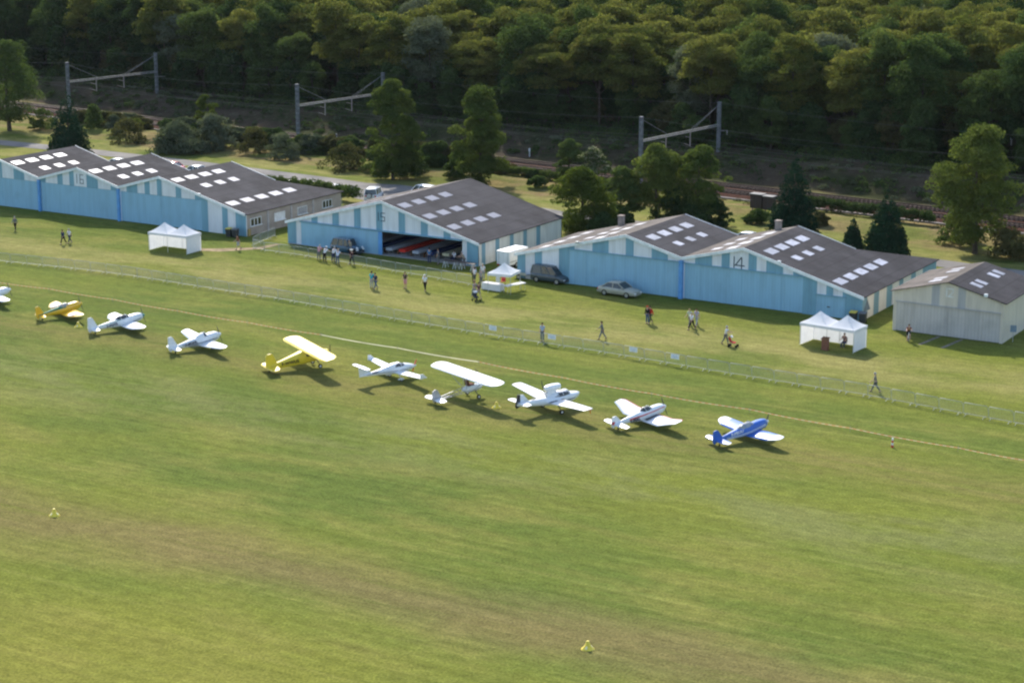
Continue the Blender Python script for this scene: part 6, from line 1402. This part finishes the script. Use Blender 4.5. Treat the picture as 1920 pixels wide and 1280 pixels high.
    mb = MB(); mb.ball(c+Vector((0, -.008, .035)), .098, .115, .098, 0, 12, 8, 0); mb.prism([c+Vector((x, y, .040)) for x, y in ((-.08, .08), (-.05, .175), (.05, .175), (.08, .08))], (0, 0, .012)); out['cap'] = mb.mesh('cap', M_SHOE)
    mb = MB(); mb.ball(c+Vector((0, -.008, .035)), .098, .115, .10, 0, 12, 8, 0); mb.tube([c+Vector((0, 0, .035)), c+Vector((0, 0, .047))], .19, 14); out['hat'] = mb.mesh('sun_hat', M_SHOE)
    mb = MB()
    for s in 'lr':
        a, t_ = J['an'+s], J['toe'+s]; d = (t_-a).normalized(); n_ = 8
        mb.loft([[tuple(a+d*f+Vector((w_*math.cos(2*math.pi*i/n_), 0, h_*math.sin(2*math.pi*i/n_)+dz))) for i in range(n_)] for f, w_, h_, dz in ((-.075, .03, .03, -.03), (-.03, .046, .052, -.028), (.06, .05, .045, -.028), (.13, .045, .03, -.022), (.175, .02, .015, -.018))])
    out['shoes'] = mb.mesh('shoes', M_SHOE)
    zmin = min(v_.co.z for v_ in out['shoes'].vertices); out['zmin'] = zmin; return out
POSES = {
 'stand': dict(arml=4, armr=2, forel=14, forer=18), 'relax': dict(arml=-4, armr=12, forel=25, forer=62, thighl=4, kneel=6, thighr=-4, inw=.15),
 'walk': dict(arml=-22, armr=24, forel=10, forer=25, thighl=24, kneel=6, thighr=-20, kneer=16, lean=5), 'stride': dict(arml=26, armr=-20, forel=24, forer=10, thighl=-22, kneel=18, thighr=25, kneer=5, lean=6),
 'lean': dict(lean=26, arml=48, armr=46, forel=36, forer=30, thighl=-6, thighr=4), 'push': dict(lean=10, arml=38, armr=38, forel=40, forer=40, thighl=18, kneel=6, thighr=-16, kneer=14),
 'hips': dict(arml=-18, armr=-18, forel=70, forer=70, out=34, inw=.5), 'sit': dict(hip=.50, lean=4, arml=30, armr=28, forel=60, forer=62, thighl=86, thighr=84, kneel=84, kneer=82, splay=6),
 'ride': dict(hip=.98, lean=38, arml=62, armr=62, forel=16, forer=16, thighl=66, kneel=70, thighr=28, kneer=34),
}
PM = {k: body_meshes(v) for k, v in POSES.items()}
def person(label, u, v, pose, head, top, legs, hair, sleeves='short', shorts=False, hat=None, size=1.0, at=None, lift=0.0):
    """head: compass turn in degrees, 0 faces away along +y"""
    p = at or ground(u, v); m = PM[pose]; t = thing('person', label, 'person', (p[0], p[1], -m['zmin']*size+lift if pose not in ('sit', 'ride') else lift), R(head)); t.scale = (size*1.03,)*2+(size,)
    link(m['body'], 'body', t)
    def part(key, name, mat):
        o = link(m[key], name, t)
        if not len(o.data.materials): o.data.materials.append(mat)
        o.material_slots[0].link = 'OBJECT'; o.material_slots[0].material = mat; return o
    part('long' if sleeves == 'long' else 'short', 'jacket' if sleeves == 'long' else 'shirt', cloth('cloth_%d_%d_%d' % tuple(int(c*1000) for c in top), top))
    part('shorts' if shorts else 'trousers', 'shorts' if shorts else 'trousers', cloth('cloth_%d_%d_%d' % tuple(int(c*1000) for c in legs), legs))
    part('hair', 'hair', cloth('hair_'+hair, HAIRS[hair])); part('shoes', 'shoes', M_SHOE)
    if hat: part(hat[0], 'cap' if hat[0] == 'cap' else 'sun_hat', cloth('cloth_%d_%d_%d' % tuple(int(c*1000) for c in hat[1]), hat[1]))
    return t
WH, NV, BK, GY, LG, JN, TQ, RD, BG, LB, OL, BR, PK = (.75, .76, .80), (.03, .045, .10), (.018, .018, .02), (.16, .165, .17), (.36, .37, .38), (.07, .11, .20), (.03, .42, .47), (.55, .04, .035), (.33, .28, .21), (.40, .48, .62), (.10, .11, .06), (.22, .09, .05), (.62, .30, .32)
WHAT = (.8, .8, .78)
P = person
P('person in dark clothes with grey hair walking alone at the far left', 29, 432, 'walk', 200, GY, BK, 'grey', 'long')
P('person in a dark jacket walking left of one in white, near hangar 16', 119, 458, 'stride', 185, NV, BK, 'dark', 'long')
P('person in a white top and dark trousers walking near hangar 16', 131, 456, 'walk', 175, WH, NV, 'grey')
P('person in a rust-red top and light shorts by the bins of hangar 16', 447, 468, 'walk', 150, BR, LG, 'dark', shorts=True)
P('person in a white shirt behind hangar 15, by the hedge', 650, 388, 'stand', 20, WH, NV, 'dark', at=(-33.6, 16.9, 0))
P('person in a reddish top at the left end of the group at the barrier', 598, 488, 'lean', 8, PK, GY, 'grey')
P('person in white shirt and dark trousers, second in the group at the barrier', 609, 491, 'lean', -10, WH, BK, 'brown', hat=('cap', WHAT))
P('person in white shirt and navy trousers leaning on the barrier by the vintage car', 625, 491.5, 'lean', -6, WH, NV, 'grey')
P('person in pale blue shirt and jeans, nearest in the group at the barrier', 633, 496, 'lean', 15, (.62, .66, .78), JN, 'grey', hat=('cap', (.5, .33, .2)))
P('person all in beige standing beside the vintage car', 656, 478, 'stand', 190, BG, BG, 'grey', 'long')
P('person in black with a white hat, right of the group at the barrier', 660, 496, 'walk', 60, (.06, .02, .025), BK, 'white', hat=('hat', WHAT))
P('person in a turquoise top carrying things, beside one in navy', 697, 541, 'stand', 10, TQ, LG, 'dark', size=1.04)
P('person in a navy shirt and jeans close beside the turquoise one', 704.5, 542, 'walk', 170, NV, JN, 'dark')
P('person in a dark top with a pink bag standing on the mown grass', 760, 541, 'hips', 175, (.07, .05, .05), PK, 'brown', shorts=True)
P('person in white shirt, black trousers and white cap walking alone', 797, 545, 'walk', 195, WH, BK, 'white', hat=('cap', WHAT))
P('person in a blue shirt standing at the open door of hangar 15', 805, 494, 'relax', 30, (.05, .17, .34), NV, 'dark')
P('person in grey standing in shadow between doorway and trestle tables', 822, 496, 'stand', 100, GY, GY, 'brown')
P('seated person in white behind the left trestle table', 846, 492, 'sit', 180, WH, NV, 'dark', at=(ground(846, 493).x, ground(846, 493).y+.7, 0))
P('person in beige by the end of the right trestle table', 862, 503, 'lean', 150, BG, GY, 'grey', at=(ground(862, 503).x, ground(862, 503).y+.9, 0))
P('person in white with a pale cap behind the left corner of the gazebo', 905.5, 525, 'stand', 200, WH, LG, 'grey', hat=('cap', (.6, .52, .4)))
P('person in a white T-shirt and shorts seen from behind, left of the gazebo', 890, 532, 'relax', -30, WH, (.10, .11, .10), 'dark', shorts=True)
P('older person in pale top partly behind the white T-shirt, left of the gazebo', 886.5, 528, 'stand', -60, LG, OL, 'grey')
P('person in a grey shirt talking at the left leg of the gazebo', 902, 536, 'relax', 80, (.3, .3, .3), GY, 'grey')
P('person in grey shirt and pale jeans pushing a pram in front of the gazebo', 889, 558, 'push', -120, (.28, .29, .29), (.2, .26, .34), 'brown')
P('person in a maroon top walking beside the pram in front of the gazebo', 897, 560, 'walk', -115, (.13, .06, .07), BG, 'dark', shorts=True)
P('person in a light blue shirt standing behind the barrier between two notices', 1017, 640, 'stand', 185, LB, (.10, .14, .16), 'dark')
P('person all in dark grey walking alone on the grass', 1129, 636, 'walk', 120, GY, GY, 'dark', 'long')
P('person in a black jacket and jeans beside one in red', 1214, 607, 'stand', 175, BK, JN, 'red', 'long', hat=('cap', (.5, .05, .03)))
P('person in a red jacket close behind the one in black', 1219.5, 606, 'walk', 165, RD, OL, 'dark', 'long')
P('person in a pale green top at the left of the walking trio', 1293, 611, 'walk', 170, (.45, .52, .38), BG, 'fair')
P('person in a white shirt and black trousers at the front of the walking trio', 1297, 618, 'stride', 165, WH, BK, 'grey')
P('person in lilac at the right of the walking trio', 1306, 611, 'walk', 175, (.42, .38, .48), LG, 'brown')
P('person in a white shirt pushing a red pushchair', 1360, 645, 'push', -82, WH, GY, 'grey')
P('person in grey and beige walking behind the barrier at right', 1641, 735, 'stride', 110, (.22, .21, .18), (.11, .12, .13), 'grey')
P('person sitting at the back of the right-hand marquee', 1583, 645, 'sit', 180, (.22, .14, .12), NV, 'dark', at=(ground(1583, 650).x, ground(1583, 650).y, 0))
for at_, lb, nm in (((ground(846, 493).x, ground(846, 493).y+.66, 0), 'plain dark chair under the seated person at the trestle table', 'chair'), ((ground(1583, 650).x, ground(1583, 650).y-.04, 0), 'plain dark chair under the person in the right-hand marquee', 'chair')):
    t = thing('folding_chair', lb, 'chair', at_, R(180)); m_ = MB(); m_.box(-.22, .22, -.2, .22, .36, .39); m_.build('seat', M_DARK, t); m_ = MB(); m_.box(-.22, .22, -.23, -.205, .45, .85); m_.build('backrest', M_DARK, t)
    for sx in (-1, 1):
        for sy in (-1, 1): m_ = MB(); m_.tube([(sx*.2, sy*.18, 0), (sx*.2, sy*.18, .36)], .014, 5); m_.build('leg', M_DARK, t)
def pushchair(label, at, head, col):
    t = thing('pushchair', label, 'pushchair', at, R(head))
    m_ = MB(); m_.prism([(-.22, -.2, .42), (.22, -.2, .42), (.22, .25, .38), (-.22, .25, .38)], (0, 0, .06)); m_.prism([(-.22, -.24, .45), (.22, -.24, .45), (.22, -.40, .92), (-.22, -.40, .92)], (0, .05, 0)); m_.build('seat', cloth('cloth_pram_%d' % int(col[0]*1000), col), t)
    m_ = MB(); m_.loft([[(x, -.36+.30*f*math.cos(.9*math.sin(0)), .88+.16*math.sin(math.pi*f)) for x in (-.23, .23)]+[(x, -.36+.30*f, .86+.16*math.sin(math.pi*f)) for x in (.23, -.23)] for f in (0, .25, .5, .75, 1)]); m_.build('hood', cloth('cloth_hood', (.6, .6, .62)), t)
    m_ = MB()
    for sx in (-1, 1): m_.tube([(sx*.24, .38, .12), (sx*.24, -.3, .62), (sx*.24, -.58, 1.02)], .015, 5); m_.tube([(sx*.24, -.32, .12), (sx*.24, .1, .45)], .015, 5)
    m_.tube([(-.24, -.58, 1.02), (.24, -.58, 1.02)], .018, 5); m_.build('frame', M_DARK, t)
    for sx in (-1, 1):
        for y in (.38, -.32): m_ = MB(); m_.disc((sx*.26, y, .12), .12, (1, 0, 0), .05, 10); m_.build('wheel', M_BLACK, t)
p = ground(1374, 650); pushchair('red pushchair with a pale hood pushed across the grass', (p.x, p.y, 0), -82, (.45, .03, .05))
p = ground(899, 565); pushchair('dark pushchair pushed in front of the gazebo', (p.x-.35, p.y-.1, 0), -120, (.05, .05, .06))
# cyclist and bicycle
p = ground(1703, 640)
bk = thing('bicycle', 'bicycle with pale frame ridden in front of hangar 12', 'bicycle', (p.x, p.y, 0), R(90+115))
for y in (-.5, .52):
    m_ = MB(); m_.tube([(0, y+.33*math.cos(a), .34+.33*math.sin(a)) for a in [2*math.pi*i/18 for i in range(19)]], .018, 5, 0, False); w = m_.build('wheel', M_BLACK, bk)
    m_ = MB(); 
    for i in range(8): a = math.pi*i/8; m_.tube([(0, y+.32*math.cos(a), .34+.32*math.sin(a)), (0, y-.32*math.cos(a), .34-.32*math.sin(a))], .004, 3)
    link(m_.mesh('spokes', M_STEEL), 'spokes', w)
m_ = MB(); m_.tube([(0, -.5, .34), (0, -.12, .30), (0, -.22, .82), (0, .36, .80), (0, -.12, .30)], .018, 5); m_.tube([(0, -.5, .34), (0, -.2, .72)], .012, 5); m_.tube([(0, .52, .34), (0, .36, .80), (0, .33, .98)], .016, 5); m_.build('frame', P_WHITE, bk)
m_ = MB(); m_.tube([(-.22, .42, 1.02), (0, .34, 1.0), (.22, .42, 1.02)], .014, 5); m_.build('handlebar', M_DARK, bk)
m_ = MB(); m_.prism([(-.07, -.36, .90), (.07, -.36, .90), (.02, -.08, .91), (-.02, -.08, .91)], (0, 0, .04)); m_.tube([(0, -.22, .82), (0, -.22, .9)], .014); m_.build('saddle', M_BLACK, bk)
m_ = MB(); m_.disc((.05, -.12, .30), .09, (1, 0, 0), .01, 12); m_.box(.06, .1, -.13, -.11, .12, .3); m_.box(-.1, -.06, -.13, -.11, .3, .47); m_.build('crank', M_STEEL, bk)
d = Vector((math.cos(R(90+115+90)), math.sin(R(90+115+90)), 0))*-.22
P('person in a dark red top and shorts riding a bicycle', 0, 0, 'ride', 90+115, (.16, .05, .045), BK, 'brown', shorts=True, at=(p.x+d.x, p.y+d.y, 0), lift=.0)

# ------------------------------------------------------------------ the afternoon air
hz = bpy.data.materials.new('haze_air'); hz.use_nodes = True; ht = hz.node_tree
ht.nodes.remove(ht.nodes['Principled BSDF']); pv = ht.nodes.new('ShaderNodeVolumePrincipled')
pv.inputs['Color'].default_value = (.80, .88, 1.0, 1); pv.inputs['Density'].default_value = .00002; pv.inputs['Anisotropy'].default_value = .2
ht.links.new(pv.outputs[0], ht.nodes['Material Output'].inputs['Volume'])
o = MB().box(-2600, 2600, -2600, 2600, -2, 62).build('haze', hz); o['kind'] = 'stuff'; o['label'] = 'thin afternoon haze over the airfield and wood'
